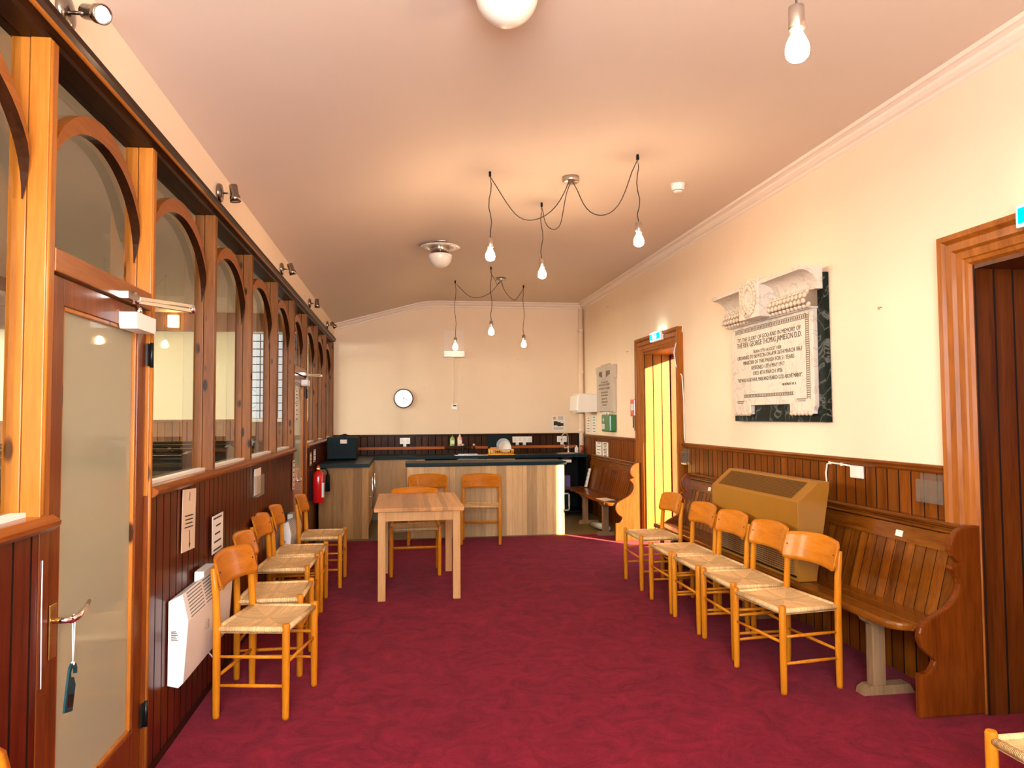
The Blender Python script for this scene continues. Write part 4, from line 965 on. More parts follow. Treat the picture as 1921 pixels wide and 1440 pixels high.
# exit signs
def exit_sign(y, z, label, lampy, w=.17):
    r = empty('exit_sign', (XR - .05, y, z), label, 'exit sign', 'lit green exit signs over the doorways')
    MB().box((-.03, -w, -.012), (.05, w, .09), bev=.008).build('housing', M['whiteplastic'], r)
    MB().box((-.034, -w + .012, -.004), (-.030, w - .012, .082)).build('lit_panel', M['exit_w'], r)
    MB().box((-.02, -w + .03, .09), (.03, w - .03, .093)).build('top_light', M['exit_w'], r)
    f = MB().box((-.036, -w + .02, .004), (-.034, w - .02, .074)).build('green_panel', M['exit_g'], r)
    g = MB()
    g.box((-.038, .02, .014), (-.036, .075, .064)); g.sphere((-.037, -.035, .058), .008, 8)
    for a, b in (((-.035, .05), (-.03, .032)), ((-.03, .034), (-.05, .014)), ((-.03, .034), (-.01, .014)), ((-.034, .046), (-.012, .04)), ((-.034, .046), (-.058, .036))):
        g.tube([(-.037, a[0], a[1]), (-.037, b[0], b[1])], .004, 6)
    g.build('pictogram', M['exit_w'], f)
    MB().sphere((.02, -w - .06, .04), .02, 10).tube([(.03, -w - .07, .03), (.03, -w - .12, .05), (.04, -w - .17, .0)], .005, 6).build('cable_gland', M['nickel'], r)
    return r
exit_sign(7.62, 2.262, 'lit green exit sign on top of the sunlit doorway frame', 0)
exit_sign(2.71, 2.275, 'lit green exit sign cut by the right edge of the picture', 0)
# picture hooks left in the plaster
def hook(p, wall, label):
    X, Y, Z = [V(q) for q in ORI[wall]]
    o = MB().tube([V((0, 0, 0)), Z * .012, Z * .016 - Y * .012, Z * .022 - Y * .012, Z * .024 + Y * .002], .0028, 6).build('wall_hook', M['brass']); o.location = p
    tag(o, label, 'hook', 'small hooks left in the plaster')
hook((XR, 9.69, 2.94), 'right', 'small hook high on the right wall near the corner pipe')
hook((XR, 8.83, 2.25), 'right', 'small hook on the right wall beside the sunlit doorway head')
hook((XR, 3.93, 2.07), 'right', 'small hook on the right wall between memorial and nearest doorway')
hook((-.22, YB, 2.52), 'back', 'small hook on the end wall up and left of the clock')
hook((.318, YB, 1.89), 'back', 'small hook on the end wall just right of the clock')
hook((1.527, YB, 2.04), 'back', 'small hook on the end wall right of the hanging cord')
hook((1.736, YB, 2.33), 'back', 'small hook on the end wall below the right far bulb')

# ------------------------------------------------------------------ end wall things
r = empty('wall_clock', (.008, YB - .03, 1.727), 'round white wall clock with thin dark rim on the end wall', 'clock')
MB().lathe([(0, .03), (.125, .03), (.14, .026), (.148, 0), (.146, -.02), (.138, -.03), (.128, -.03), (.128, -.018), (0, -.018)], ax=(0, 1, 0), n=40).build('rim', plain('bronze_rim', (.16, .10, .07), .3, .6), r)
MB().lathe([(.128, -.0185), (.0, -.0185)], ax=(0, 1, 0), n=40).build('dial', M['crock'], r)
nm = MB(); 
tx = []
for h_ in range(1, 13):
    a = PI / 2 - h_ * PI / 6
    text('numeral', [str(h_)], 'back', (.104 * math.cos(a), -.0195, .104 * math.sin(a) - .01), .03, M['ink'], r, depth=.0003)
hd = MB()
def hand(ang, l, w):
    a = D(ang); d = V((math.sin(a), 0, math.cos(a))); n_ = V((math.cos(a), 0, -math.sin(a)))
    return MB().obox(V((0, -.0215, 0)) + d * (l * .42), n_ * w, d * (l * .58), V((0, .0007, 0)))
hand(345, .085, .003).build('minute_hand', M['ink'], r); hand(112, .08, .0035).build('hour_hand', M['ink'], r); hand(70, .05, .0012).build('second_hand', M['red'], r)
# old vent / heater on the wall
r = empty('wall_heater', (.765, YB, 2.5), 'beige fan heater box high on the end wall with hanging pull cords', 'heater')
MB().box((-.15, -.006, -.06), (.15, 0, .26)).build('back_board', M['cornice'], r)
MB().box((-.165, -.09, -.155), (.165, 0, -.045), bev=.012).build('casing', M['whiteplastic'], r)
sl = MB()
for q in range(4): sl.box((-.14, -.0915, -.14 + .022 * q), (.14, -.0885, -.132 + .022 * q))
sl.build('air_slots', M['nickel'], r)
MB().cyl((.075, -.05, -1.31), (.075, -.05, -.15), .0022, n=6).build('pull_cord', M['whiteplastic'], r)
MB().cyl((-.005, -.01, -.86), (-.005, -.01, -.15), .004, n=6).build('supply_cable', M['whiteplastic'], r)
r = empty('timer_switch', (.772, YB, 1.60), 'small white switch box on the end wall below the fan heater', 'switch')
MB().box((-.045, -.04, -.045), (.045, 0, .045), bev=.006).build('box', M['whiteplastic'], r); MB().box((-.025, -.043, .008), (.025, -.0395, .026)).build('rocker', M['ink'], r)
# sockets above the worktop
def sockets(x, z, n, label):
    r = empty('power_socket', (x, YB - .02, z), label, 'socket', 'white sockets along the end wall')
    w = .075 * n
    MB().box((-w, -.032, -.045), (w, 0, .045), bev=.004).build('face_plate', M['whiteplastic'], r)
    h = MB()
    for q in range(2 * n):
        cxx = -w + .0375 + .075 * q
        h.box((cxx - .003, -.0335, .005), (cxx + .003, -.0315, .02)); h.box((cxx - .016, -.0335, -.012), (cxx - .008, -.0315, -.007)); h.box((cxx + .008, -.0335, -.012), (cxx + .016, -.0315, -.007))
    h.build('pin_holes', M['ink'], r)
    for q in range(n): MB().box((-w + .05 + .11 * q, -.05, -.085), (-w + .095 + .11 * q, 0, -.045), bev=.003).build('conduit', M['whiteplastic'], r)
sockets(.03, 1.095, 1, 'double white socket on the end wall nearest the microwave')
sockets(1.80, 1.098, 2, 'pair of white sockets on the end wall right of the dish rack')
sockets(2.42, 1.098, 1, 'double white socket on the end wall beside the tall tap')
o = sheet('poster', 'back', 2.27, 2.49, 1.215, 1.46, YB - .003, 'white poster with dark pictures on the end wall over the tall tap', 'poster', seed=4, bars=[(-.02, .055, .0, .0)])
q = MB(); q.box((-.08, -.003, -.03), (-.02, -.001, .035)); q.box((-.02, -.003, -.045), (.03, -.001, .02)); q.box((.03, -.003, -.04), (.075, -.001, .005)); q.build('pictures', M['ink'], o)
q = MB(); q.box((-.085, -.003, .06), (-.045, -.001, .10)); q.build('emblem', M['orange'], o)
q = MB()
for z in (.095, .08, .062, -.075, -.09): q.box((-.01 if z > 0 else -.08, -.003, z), (.07, -.001, z + .006))
q.build('text_lines', M['ink'], o)

# ------------------------------------------------------------------ kitchenette
ZW = .893
# left run
r = empty('base_cabinet', (-.70, 9.7, 0), 'golden oak base unit on the left whose end panel faces the room', 'cabinet')
L3 = V((-.70, 9.7, 0))
def BK(mb, n, m, p, L=L3): mb.v = [tuple(V(v) - L) for v in mb.v]; return mb.build(n, m, p)
BK(MB().box((-.985, 8.99, .0), (-.405, 9.01, ZW - .04)), 'end_panel', M['oakdark'], r)
BK(MB().box((-.985, 9.01, .10), (-.43, 10.5, ZW - .04)), 'carcass', M['oak'], r); BK(MB().box((-.985, 9.03, 0), (-.48, 10.5, .10)), 'plinth', M['vinyl'], r)
for ya, yb_ in ((9.02, 9.72), (9.73, 10.4)):
    dd = BK(MB().box((-.428, ya, .115), (-.408, yb_, ZW - .05), bev=.002), 'door', M['oak'], r)
    y = ya + .08 if ya < 9.5 else yb_ - .08
    hn = MB().tube([(-.40, ya + .30, .70), (-.375, ya + .30, .70), (-.37, ya + .30, .50), (-.375, ya + .30, .32), (-.40, ya + .30, .32)], .008, 8); hn = BK(hn, 'handle', M['chrome'], dd)
    BK(MB().sphere((-.40, ya + .27, .47), .012, 8), 'latch', M['chrome'], dd)
# worktop of left and back run (one L shaped piece)
mb = MB()
Z0_, Z1_ = ZW - .04, ZW
for lo_, hi_ in (((-.995, 8.94), (-.395, 10.5)), ((-.995, 10.5), (.785, YB - .02)), ((.785, 10.5), (1.095, 10.615)), ((.785, 10.905), (1.095, YB - .02)), ((1.095, 10.5), (2.26, YB - .02)), ((2.26, 10.5), (2.60, 10.61)), ((2.26, 10.95), (2.60, YB - .02)), ((2.60, 10.5), (2.67, YB - .02))):
    mb.box((lo_[0], lo_[1], Z0_), (hi_[0], hi_[1], Z1_))
wt = mb.build('worktop', M['worktop']); tag(wt, 'dark teal L shaped worktop along the left and end walls', 'worktop')
# back run cabinets
bc = empty('base_cabinet', (-.06, 10.83, 0), 'light oak base cabinet facing the room left of the island', 'cabinet')
L4 = V((-.06, 10.83, 0))
BK(MB().box((-.43, 10.55, .12), (.31, 11.1, ZW - .045)), 'carcass', M['oak'], bc, L4); BK(MB().box((-.43, 10.6, 0), (.31, 11.1, .12)), 'plinth', plain('grey_plinth', (.22, .17, .10), .5), bc, L4)
dd = BK(MB().box((-.39, 10.528, .13), (.30, 10.548, ZW - .05), bev=.002), 'door', M['oak'], bc, L4)
BK(MB().cyl((.24, 10.50, .62), (.24, 10.50, .82), .006, n=8).cyl((.24, 10.50, .64), (.24, 10.53, .64), .005, n=8).cyl((.24, 10.50, .80), (.24, 10.53, .80), .005, n=8), 'handle', M['nickel'], dd, L4)
BK(MB().box((.17, 10.524, .785), (.285, 10.527, .83)), 'sticker', M['white'], dd, L4)
bd = empty('base_cabinet', (1.18, 10.83, 0), 'light oak sink cabinet hidden mostly behind the island', 'cabinet'); L5 = V((1.18, 10.83, 0))
BK(MB().box((.76, 10.55, .12), (1.6, 11.1, .74)), 'carcass', M['oak'], bd, L5); BK(MB().box((.76, 10.6, 0), (1.6, 11.1, .12)), 'plinth', M['oakdark'], bd, L5)
for xa, xb in ((.765, 1.175), (1.185, 1.595)):
    dd = BK(MB().box((xa, 10.528, .13), (xb, 10.548, ZW - .05), bev=.002), 'door', M['oak'], bd, L5)
    BK(MB().cyl(((xa + xb) / 2, 10.505, .60), ((xa + xb) / 2, 10.505, .78), .006, n=8), 'handle', M['nickel'], dd, L5)
def appliance(name, x0, x1, label, cat):
    fr = empty(name, ((x0 + x1) / 2, 10.83, 0), label, cat); h = (x1 - x0) / 2
    MB().box((-h, -.26, .01), (h, .27, ZW - .05), bev=.006).build('body', M['black'], fr); dd = MB().box((-h + .002, -.285, .03), (h - .002, -.262, ZW - .06), bev=.006).build('door', M['black'], fr)
    MB().box((-h + .02, -.30, .70), (-h + .04, -.286, .80)).build('handle', M['nickel'], dd)
appliance('undercounter_fridge', .325, .745, 'black slim fridge under the worktop between the two oak cabinets', 'fridge')
appliance('dishwasher', 1.615, 1.925, 'black slim dishwasher under the worktop right of the sink cabinet', 'dishwasher')
# island
r = empty('kitchen_island', (1.0, 9.2, 0), 'pale oak fronted kitchen island with dark worktop, its right end in sunlight', 'island'); L6 = V((1.0, 9.2, 0))
BK(MB().box((.06, 8.955, 0), (1.945, 9.43, ZW - .045)), 'carcass', M['oakdark'], r, L6)
fp = MB(); boards(fp, 'X', .05, 1.955, 0, ZW - .045, 8.93, .02, .125, -1, groove=.0012); BK(fp, 'front_panel', [M['oak'], M['oakdark']], r, L6)
BK(MB().box((1.945, 8.925, 0), (1.967, 9.44, ZW - .045), bev=.002), 'end_panel', M['oak'], r, L6)
iw = BK(MB().box((.03, 8.905, ZW - .04), (1.995, 9.47, ZW), bev=.006), 'worktop', M['worktop'], r, L6)
# microwave seen from the back
r = empty('microwave_oven', (-.79, 10.02, ZW), 'black microwave with its vented back to the room on the left worktop', 'microwave')
MB().box((-.19, -.16, .012), (.19, .17, .295), bev=.008).build('casing', M['teal'], r)
for sx in (-1, 1): MB().cyl((sx * .15, -.12, 0), (sx * .15, -.12, .012), .015, n=10).build('foot', M['black'], r)
vt = MB()
for row in range(4):
    for q in range(7): vt.box((-.12 + .022 * q, -.162, .075 + .014 * row), (-.104 + .022 * q, -.1595, .081 + .014 * row))
vt.build('vent_slots', M['black'], r)
MB().box((-.02, -.1625, .215), (.065, -.1595, .265)).build('rating_label', M['whitepaper'], r)
c = MB().tube([(-.06, .02, .300), (-.02, 0, .325), (.06, .03, .322), (.11, .08, .302)], .005, 8); c.box((.0, -.02, .297), (.05, .03, .338), bev=.008); c.build('plug_and_flex', M['black'], r)
# sink, taps
r = empty('kitchen_sink', (.98, 10.75, ZW + .0006), 'stainless inset sink with drainer in the back worktop', 'sink')
dr_ = MB()
for lo_, hi_ in (((-.25, -.2), (-.18, .2)), ((.10, -.2), (.23, .2)), ((-.18, -.2), (.10, -.12)), ((-.18, .14), (.10, .2))): dr_.box((lo_[0], lo_[1], 0), (hi_[0], hi_[1], .006))
dr_.build('drainer', M['steel'], r)
bw = MB()
for lo_, hi_ in (((-.18, -.12, -.12), (-.178, .14, .004)), ((.098, -.12, -.12), (.10, .14, .004)), ((-.18, -.12, -.12), (.10, -.118, .004)), ((-.18, .138, -.12), (.10, .14, .004)), ((-.18, -.12, -.122), (.10, .14, -.12))): bw.box(lo_, hi_)
bw.build('bowl', M['steel'], r)
for sx, t_ in ((-.10, 'left'), (.065, 'right')):
    q = empty('pillar_tap', (.98 + sx, 10.93, ZW + .006), 'dark upright pillar tap behind the sink, the %s one of two' % t_, 'tap', 'pillar taps behind the sink')
    MB().lathe([(.024, 0), (.024, .012), (.013, .02), (.013, .085), (.017, .09), (.015, .11), (0, .112)], n=14).tube([(0, 0, .075), (0, -.06, .085), (0, -.11, .07)], [.011, .010, .009], 10).build('body', M['blackmetal'], q)
    MB().lathe([(.004, .11), (.02, .118), (.024, .135), (.012, .15), (0, .151)], n=14).build('tap_head', M['nickel'], q)
# bottles
def bottle(x, y, h, m, cap, label):
    r = empty('soap_bottle', (x, y, ZW + .12), label, 'bottle', 'washing up bottles behind the sink')
    MB().lathe([(0, 0), (.035, 0), (.038, .01), (.038, h * .62), (.03, h * .78), (.013, h * .88), (.013, h * .93), (0, h * .93)], n=16).build('body', m, r)
    MB().lathe([(.014, h * .92), (.014, h * .98), (.008, h), (.004, h * 1.06), (0, h * 1.06)], n=12).build('cap', cap, r)
    MB().box((-.026, -.0395, h * .2), (.026, -.037, h * .55)).build('label_print', M['whitepaper'], r)
    return r
sh = MB().box((.62, YB - .115, ZW + .075), (1.02, YB - .034, ZW + .12), bev=.004); tag(sh.build('bottle_shelf', M['darkbeam']), 'narrow dark ledge behind the sink carrying two bottles', 'shelf')
bottle(.735, YB - .075, .155, plain('lime_liquid', (.30, .42, .10), .3), M['green'], 'green washing up liquid bottle behind the sink')
bottle(.845, YB - .075, .165, plain('pink_soap', (.75, .45, .36), .3), M['crock'], 'pale pink hand soap bottle behind the sink')
# dish rack with crockery
r = empty('dish_rack', (1.425, 10.75, ZW), 'yellow plastic dish rack on the drainer', 'dish rack')
b = MB()
for z in (.012, .075): b.tube([(-.17, -.13, z), (.17, -.13, z), (.17, .13, z), (-.17, .13, z), (-.17, -.13, z)], .006, 8)
for q in range(13):
    x = -.17 + .34 * q / 12
    for y in (-.13, .13): b.cyl((x, y, .006), (x, y, .078), .004, n=6)
for q in range(9):
    y = -.13 + .26 * q / 8
    for x in (-.17, .17): b.cyl((x, y, .006), (x, y, .078), .004, n=6)
    b.cyl((-.17, y, .012), (.17, y, .012), .004, n=6)
b.box((-.175, -.137, .066), (.175, -.126, .080)); b.build('basket', M['yellow'], r)
MB().box((-.195, -.15, 0), (.195, .15, .006)).build('drip_tray', M['yellow'], r)
def plate(x, y, rr, ta, m, label):
    o = MB().lathe([(0, .004), (rr * .55, .004), (rr * .62, .006), (rr * .98, .018), (rr, .020), (rr * .97, .012), (rr * .6, 0), (0, 0)], ax=V((0, -math.cos(ta), math.sin(ta))), n=32).build('dinner_plate', m)
    o.location = (x, y, ZW + .022 + rr); tag(o, label, 'plate', 'plates drying in the yellow rack')
plate(1.47, 10.82, .105, .25, M['bluegrey'], 'large blue grey plate standing at the back of the yellow rack')
plate(1.48, 10.755, .085, .25, M['crock'], 'white plate standing in the yellow rack before the blue grey one')
plate(1.49, 10.70, .078, .25, M['crock'], 'smaller white plate at the front of the yellow rack')
q = empty('mug', (1.315, 10.80, ZW + .02), 'pale blue mug upside down in the yellow rack', 'mug'); MB().lathe([(.036, 0), (.036, .075), (.03, .082), (0, .082)], n=18).build('body', M['bluegrey'], q); MB().tube([(.034, 0, .065), (.058, 0, .058), (.058, 0, .03), (.034, 0, .02)], .005, 8).build('handle', M['bluegrey'], q)
o = MB().box((1.26, 10.64, ZW + .083), (1.36, 10.70, ZW + .108), bev=.01).build('sponge', M['orange']); tag(o, 'orange sponge cloth resting on the rim of the yellow rack', 'sponge')
o = MB().obox((1.44, YB - .075, ZW + .145), (.17, 0, 0), (0, .006, -.001), (0, .018, .135)).build('chopping_board', M['teal']); tag(o, 'dark chopping board leaning on the dado behind the yellow rack', 'chopping board')
# hand basin and tall tap
r = empty('hand_basin', (2.43, 10.78, ZW + .001), 'round stainless hand basin set in the right end of the worktop', 'basin')
MB().lathe([(.15, .001), (.185, .001), (.185, .006), (.16, .007), (.15, -.002), (.13, -.09), (.05, -.13), (0, -.132)], n=28).build('bowl', M['steel'], r)
r = empty('mixer_tap', (2.50, 11.02, ZW), 'tall chrome swan neck mixer tap at the hand basin', 'tap')
MB().lathe([(.024, 0), (.024, .01), (.014, .02), (.014, .09), (.011, .10), (0, .10)], n=14).build('base', M['chrome'], r)
MB().tube([(0, 0, .05), (0, 0, .22)] + [(-.06 * (1 - math.cos(a)), -.04 * (1 - math.cos(a)), .22 + .075 * math.sin(a)) for a in [PI * k / 10 for k in range(1, 11)]] + [(-.12, -.08, .185)], .009, 10).build('spout', M['chrome'], r)
MB().cyl((-.065, 0, .07), (.065, 0, .07), .008, n=10).cyl((-.065, 0, .07), (-.065, 0, .125), .006, n=8).cyl((.065, 0, .07), (.065, 0, .10), .006, n=8).build('lever', M['chrome'], r)
bottle2 = empty('hand_soap', (2.62, 10.98, ZW), 'cream hand soap bottle beside the tall tap', 'bottle'); MB().lathe([(0, 0), (.03, 0), (.032, .06), (.02, .085), (.01, .09), (.01, .11), (0, .11)], n=14).build('body', M['whitepaper'], bottle2); MB().cyl((0, 0, .11), (0, 0, .13), .006, n=8).box((-.03, -.006, .128), (.006, .006, .138)).build('pump', M['black'], bottle2)
bottle2 = empty('paper_cup', (2.69, 10.93, ZW), 'red tumbler at the right end of the worktop', 'cup'); MB().lathe([(0, 0), (.026, 0), (.032, .11), (.030, .11), (.024, .006), (0, .006)], n=16).build('body', plain('red_brown_cup', (.35, .07, .04), .4), bottle2)
# open shelving below the basin and its contents
r = empty('storage_shelf', (2.34, 10.82, 0), 'dark open shelving under the hand basin', 'shelving')
s = MB()
for x in (-.40, .33): s.box((x - .012, -.27, 0), (x + .012, .27, ZW - .043))
s.box((-.388, .255, 0), (.318, .27, ZW - .043)); s.build('frame', M['black'], r)
for z in (.06, .36): MB().box((-.388, -.27, z - .012), (.318, .255, z + .012)).build('shelf', M['black'], r)
o = MB().box((1.99, 10.555, .375), (2.17, 10.8, .60), bev=.003).build('storage_box', M['lime']); tag(o, 'green carton on the dark shelving behind the island end', 'box'); MB().box((2.0, 10.553, .40), (2.16, 10.556, .42)).build('printed_band', M['yellow'], o)
o = MB().box((2.19, 10.56, .375), (2.42, 10.8, .58), bev=.003).build('storage_box', M['purple']); tag(o, 'purple carton on the dark shelving beside the green one', 'box')
o = MB().box((1.98, 10.52, .775), (2.43, 10.54, .815)).build('label_strip', M['whitepaper']); tag(o, 'white printed strip fixed under the worktop by the basin', 'label'); text('letters', ['LIFT HERE'], 'back', (2.2, 10.5195, .785), .03, M['ink'], o)
o = empty('picture_frame', (2.20, 10.52, .075), 'white framed dark picture leaning on the lower shelf', 'picture frame')
f = MB()
for a, b in (((-.2, 0), (-.18, .26)), ((.18, 0), (.2, .26)), ((-.2, 0), (.2, .02)), ((-.2, .24), (.2, .26))): f.box((a[0], 0, a[1]), (b[0], .02, b[1]))
f.build('frame', M['whiteplastic'], o); MB().box((-.18, .008, .02), (.18, .018, .24)).build('picture', M['teal'], o)
o = empty('extension_socket', (2.572, 10.25, .44), 'white multi socket extension bar propped on the far pew', 'extension socket')
o.rotation_euler = (D(-6), D(15), 0)
MB().box((-.012, -.035, 0), (.012, .035, .27), bev=.006).build('body', M['whiteplastic'], o)
h = MB()
for q in range(4): h.box((-.0135, -.012, .035 + .06 * q), (-.0115, .012, .06 + .06 * q))
h.build('socket_holes', M['ink'], o)
o = MB().tube([(2.42, 9.30, .055), (2.48, 9.1, .055), (2.52, 8.92, .055)], [.035, .045, .03], 12).build('rolled_bag', M['bluegrey']); tag(o, 'pale rolled bag lying under the far pew', 'bag')
o = MB().obox((2.43, 8.72, .4375), (.07, .02, 0), (-.02, .13, 0), (0, 0, .0012)).build('paper_scrap', M['whitepaper']); tag(o, 'white paper on the front of the far pew seat', 'paper')

# ------------------------------------------------------------------ left side things
def convector(x, y0, y1, z0, label, extra=True):
    r = empty('convector_heater', (x, (y0 + y1) / 2, z0), label, 'heater', 'white convector heaters on the partition')
    L = (y1 - y0) / 2; h = .40
    MB().prism([(0, .012), (.045, 0), (.066, .02), (.084, .285), (.058, .405), (.05, .40), (0, .375)], 'xz', -L, L, bev=.004).build('casing', M['white'], r)
    lv = MB(); nb = 3
    for c in range(nb):
        a0 = -L + .04 + (2 * L - .08) * c / nb + .012; a1 = -L + .04 + (2 * L - .08) * (c + 1) / nb - .012
        for q in range(8):
            t = .06 + .86 * q / 7; px, pz = .084 + (.058 - .084) * t, .285 + .12 * t
            lv.add([(px + .0015, a0, pz - .003), (px + .0015, a1, pz - .003), (px + .0008, a1, pz + .003), (px + .0008, a0, pz + .003)], [(0, 1, 2, 3)])
    lv.build('louvre', plain('louvre_shadow', (.20, .16, .13), .6), r)
    MB().box((.01, -L * .15, .378), (.056, L * .35, .43), bev=.006).build('control_box', M['whiteplastic'], r)
    MB().box((.074, -L * .30, .17), (.092, -L * .22, .215), bev=.004).build('thermostat', M['acrylic'], r)
    pl = MB().box((.012, -L - .001, .20), (.044, -L, .25)).build('rating_plate', M['whitepaper'], r)
    q = MB()
    for k_ in range(6): q.box((.014, -L - .0018, .205 + .0075 * k_), (.042 - .004 * (k_ % 3), -L - .001, .208 + .0075 * k_))
    q.build('print', M['ink'], pl)
    return r
convector(XL + .006, 3.44, 4.29, .268, 'near white convector heater on the partition behind the nearest chair')
convector(XL + .006, 6.45, 7.10, .17, 'far white convector heater low on the partition by the farthest chair')
o = MB().tube([(XL + .03, 4.0, .262), (XL + .07, 4.02, .20), (XL + .05, 4.1, .14), (XL + .03, 4.15, .05)], .004, 8).build('heater_flex', M['whiteplastic']); tag(o, 'thin pale flex hanging below the near white heater', 'cable')
# notices on the left dado
def arrow(o, s=1., up=False):
    a = MB(); k = -1 if up else 1
    a.box((.0012, -.008 * s, -.06 * s), (.002, .008 * s, .06 * s)); a.add([(.002, -.03 * s, -.05 * s * k), (.002, .03 * s, -.05 * s * k), (.002, 0, -.10 * s * k)], [(0, 1, 2)]); return a
o = sheet('notice_sheet', 'left', 3.62, 3.84, .815, 1.105, XL + .008, 'crooked paper notice with a black arrow, pinned right of the near door', 'notice', mat='paper', seed=21, tilt=D(-3), thick=.002, bars=[(0, .02 - .018 * q, .07 - .006 * (q % 3), .003) for q in range(4)] + [(0, .11, .004, .02)])
a = arrow(o, .55); a.v = [(x, y + .01, z - .085) for x, y, z in a.v]; a.build('printed_arrow', M['ink'], o)
o = sheet('notice_sheet', 'left', 4.12, 4.36, .72, .92, XL + .02, 'pale paper notice propped on top of the near white heater', 'notice', mat='whitepaper', seed=22, thick=.002, lines=5)
o = sheet('notice_sheet', 'left', 7.05, 7.19, .78, 1.05, XL + .012, 'long paper notice on the mullion left of the far frosted door', 'notice', mat='paper', seed=23, thick=.002, lines=6)
sheet('notice_sheet', 'left', 8.32, 8.48, .92, 1.06, XL + .012, 'small pink tinted note on the dado above the extinguisher', 'notice', mat='paper', seed=24, lines=4)
sheet('notice_sheet', 'left', 8.66, 8.86, .94, 1.08, XL + .012, 'small white note on the dado right of the pinkish one', 'notice', seed=25, lines=3)
o = sheet('window_leaflet', 'left', 9.42, 9.66, 1.168, 1.42, XL - .055, 'tall leaflet standing on the sill inside the tenth window', 'leaflet', mat='whitepaper', seed=26, lines=5)
# fire extinguisher
r = empty('fire_extinguisher', (XL + .085, 8.50, .50), 'red fire extinguisher hung on the partition beside the far door', 'fire extinguisher')
MB().lathe([(0, 0), (.06, 0), (.066, .008), (.066, .285), (.058, .32), (.035, .345), (.018, .355), (.018, .37), (0, .37)], n=24).build('cylinder', M['red'], r)
vv = MB().box((-.02, -.03, .365), (.02, .035, .39), bev=.004); vv.build('valve', M['brass'], r)
MB().box((-.012, -.045, .395), (.012, .06, .412), bev=.004).build('squeeze_grip', M['red'], r)
MB().tube([(.02, 0, .375), (.075, .01, .375), (.10, .01, .34), (.10, .01, .30)], .009, 8).tube([(.10, .01, .31), (.10, .01, .25), (.10, .01, .12)], [.022, .024, .028], 12).build('hose_horn', M['black'], r)
MB().box((-.0835, -.05, .02), (-.068, .05, .36)).build('wall_bracket', M['black'], r)
lb = MB().add([(.0672 * math.cos(a), .0672 * math.sin(a), z) for a in [-.9 + .1 * k for k in range(8)] for z in (.06, .22)], [(2 * k, 2 * k + 2, 2 * k + 3, 2 * k + 1) for k in range(7)]); lb = lb.build('instruction_label', M['crock'], r)
# spot lamps on the plaster strip
def spot(y, z, dirv, label, first=None):
    r = empty('spot_lamp', (XL + .006, y, z), label, 'spot lamp', 'chrome spot lamps over the partition')
    MB().lathe([(0, 0), (.05, 0), (.054, .008), (.048, .02), (.024, .026), (0, .027)], ax=(1, 0, 0), n=20).build('wall_plate', M['darkchrome'], r)
    MB().tube([(.02, 0, 0), (.05, .0, 0), (.08, .0, .004)], .006, 8).build('arm', M['darkchrome'], r)
    d = V(dirv).normalized(); c = V((.086, 0, .004))
    h = MB().lathe([(0, -.045), (.020, -.045), (.023, -.04), (.023, .01), (.028, .02), (.030, .05), (.026, .05), (.02, .03), (0, .028)], c=c, ax=d, n=18).build('lamp_head', M['darkchrome'], r)
    MB().lathe([(.0255, .046), (.012, .044), (0, .046)], c=c, ax=d, n=16).build('lens', M['opal'], h)
    return r
spot(2.335, 2.665, (.75, -.55, -.35), 'chrome spot lamp nearest the viewer at the top left, facing the viewer')
for y, dv, t in ((4.22, (.15, .05, -1), 'second'), (6.33, (.3, .1, -.9), 'third'), (8.2, (.1, 0, -1), 'fourth'), (10.1, (.6, .1, -.7), 'fifth and farthest')):
    spot(y, 2.69, dv, 'chrome spot lamp, %s along the strip over the partition' % t)
# door hanger on the near lever
r = empty('door_hanger', (XL + .045, POST[2] + .072, .595), 'dark teal door hanger on a white string loop, hanging from the near lever handle', 'door hanger')
sp = MB()
for s_ in (-1, 1): sp.tube([(0, -.008 * s_, .255), (0, -.006 * s_, .2), (0, -.001 * s_, .12)], .0018, 6)
sp.tube([(0, -.008, .255), (0, 0, .262), (0, .008, .255)], .0018, 6); sp.sphere((0, -.001, .118), .006, 8)
sp.build('string_loop', M['string'], r)
outer = []
for k_ in range(0, 15): a = D(-50 + 280 * k_ / 14); outer.append((.028 * math.cos(a), .095 + .028 * math.sin(a)))
inner = [(.014 * math.cos(D(-40 + 260 * k_ / 12)), .095 + .014 * math.sin(D(-40 + 260 * k_ / 12))) for k_ in range(12, -1, -1)]
body = [(.026, .062), (.028, -.06), (-.028, -.06), (-.028, .095)]
hg = MB().prism([(-.028, -.014), (.028, -.014), (.028, .06), (.010, .082), (-.010, .082), (-.014, .095), (-.010, .106), (0, .110), (.010, .106), (.015, .092), (.029, .092), (.026, .108), (.014, .121), (0, .124), (-.016, .121), (-.026, .108), (-.028, .095)], 'yz', -.003, .003)
hg = hg.build('tag', M['tealtag'], r); hg.rotation_euler = (D(-14), 0, 0); hg.location = (0, -.027, 0)
b = MB().box((.0032, -.02, .0), (.004, .02, .035)); b.build('engraving', M['blackmetal'], hg)

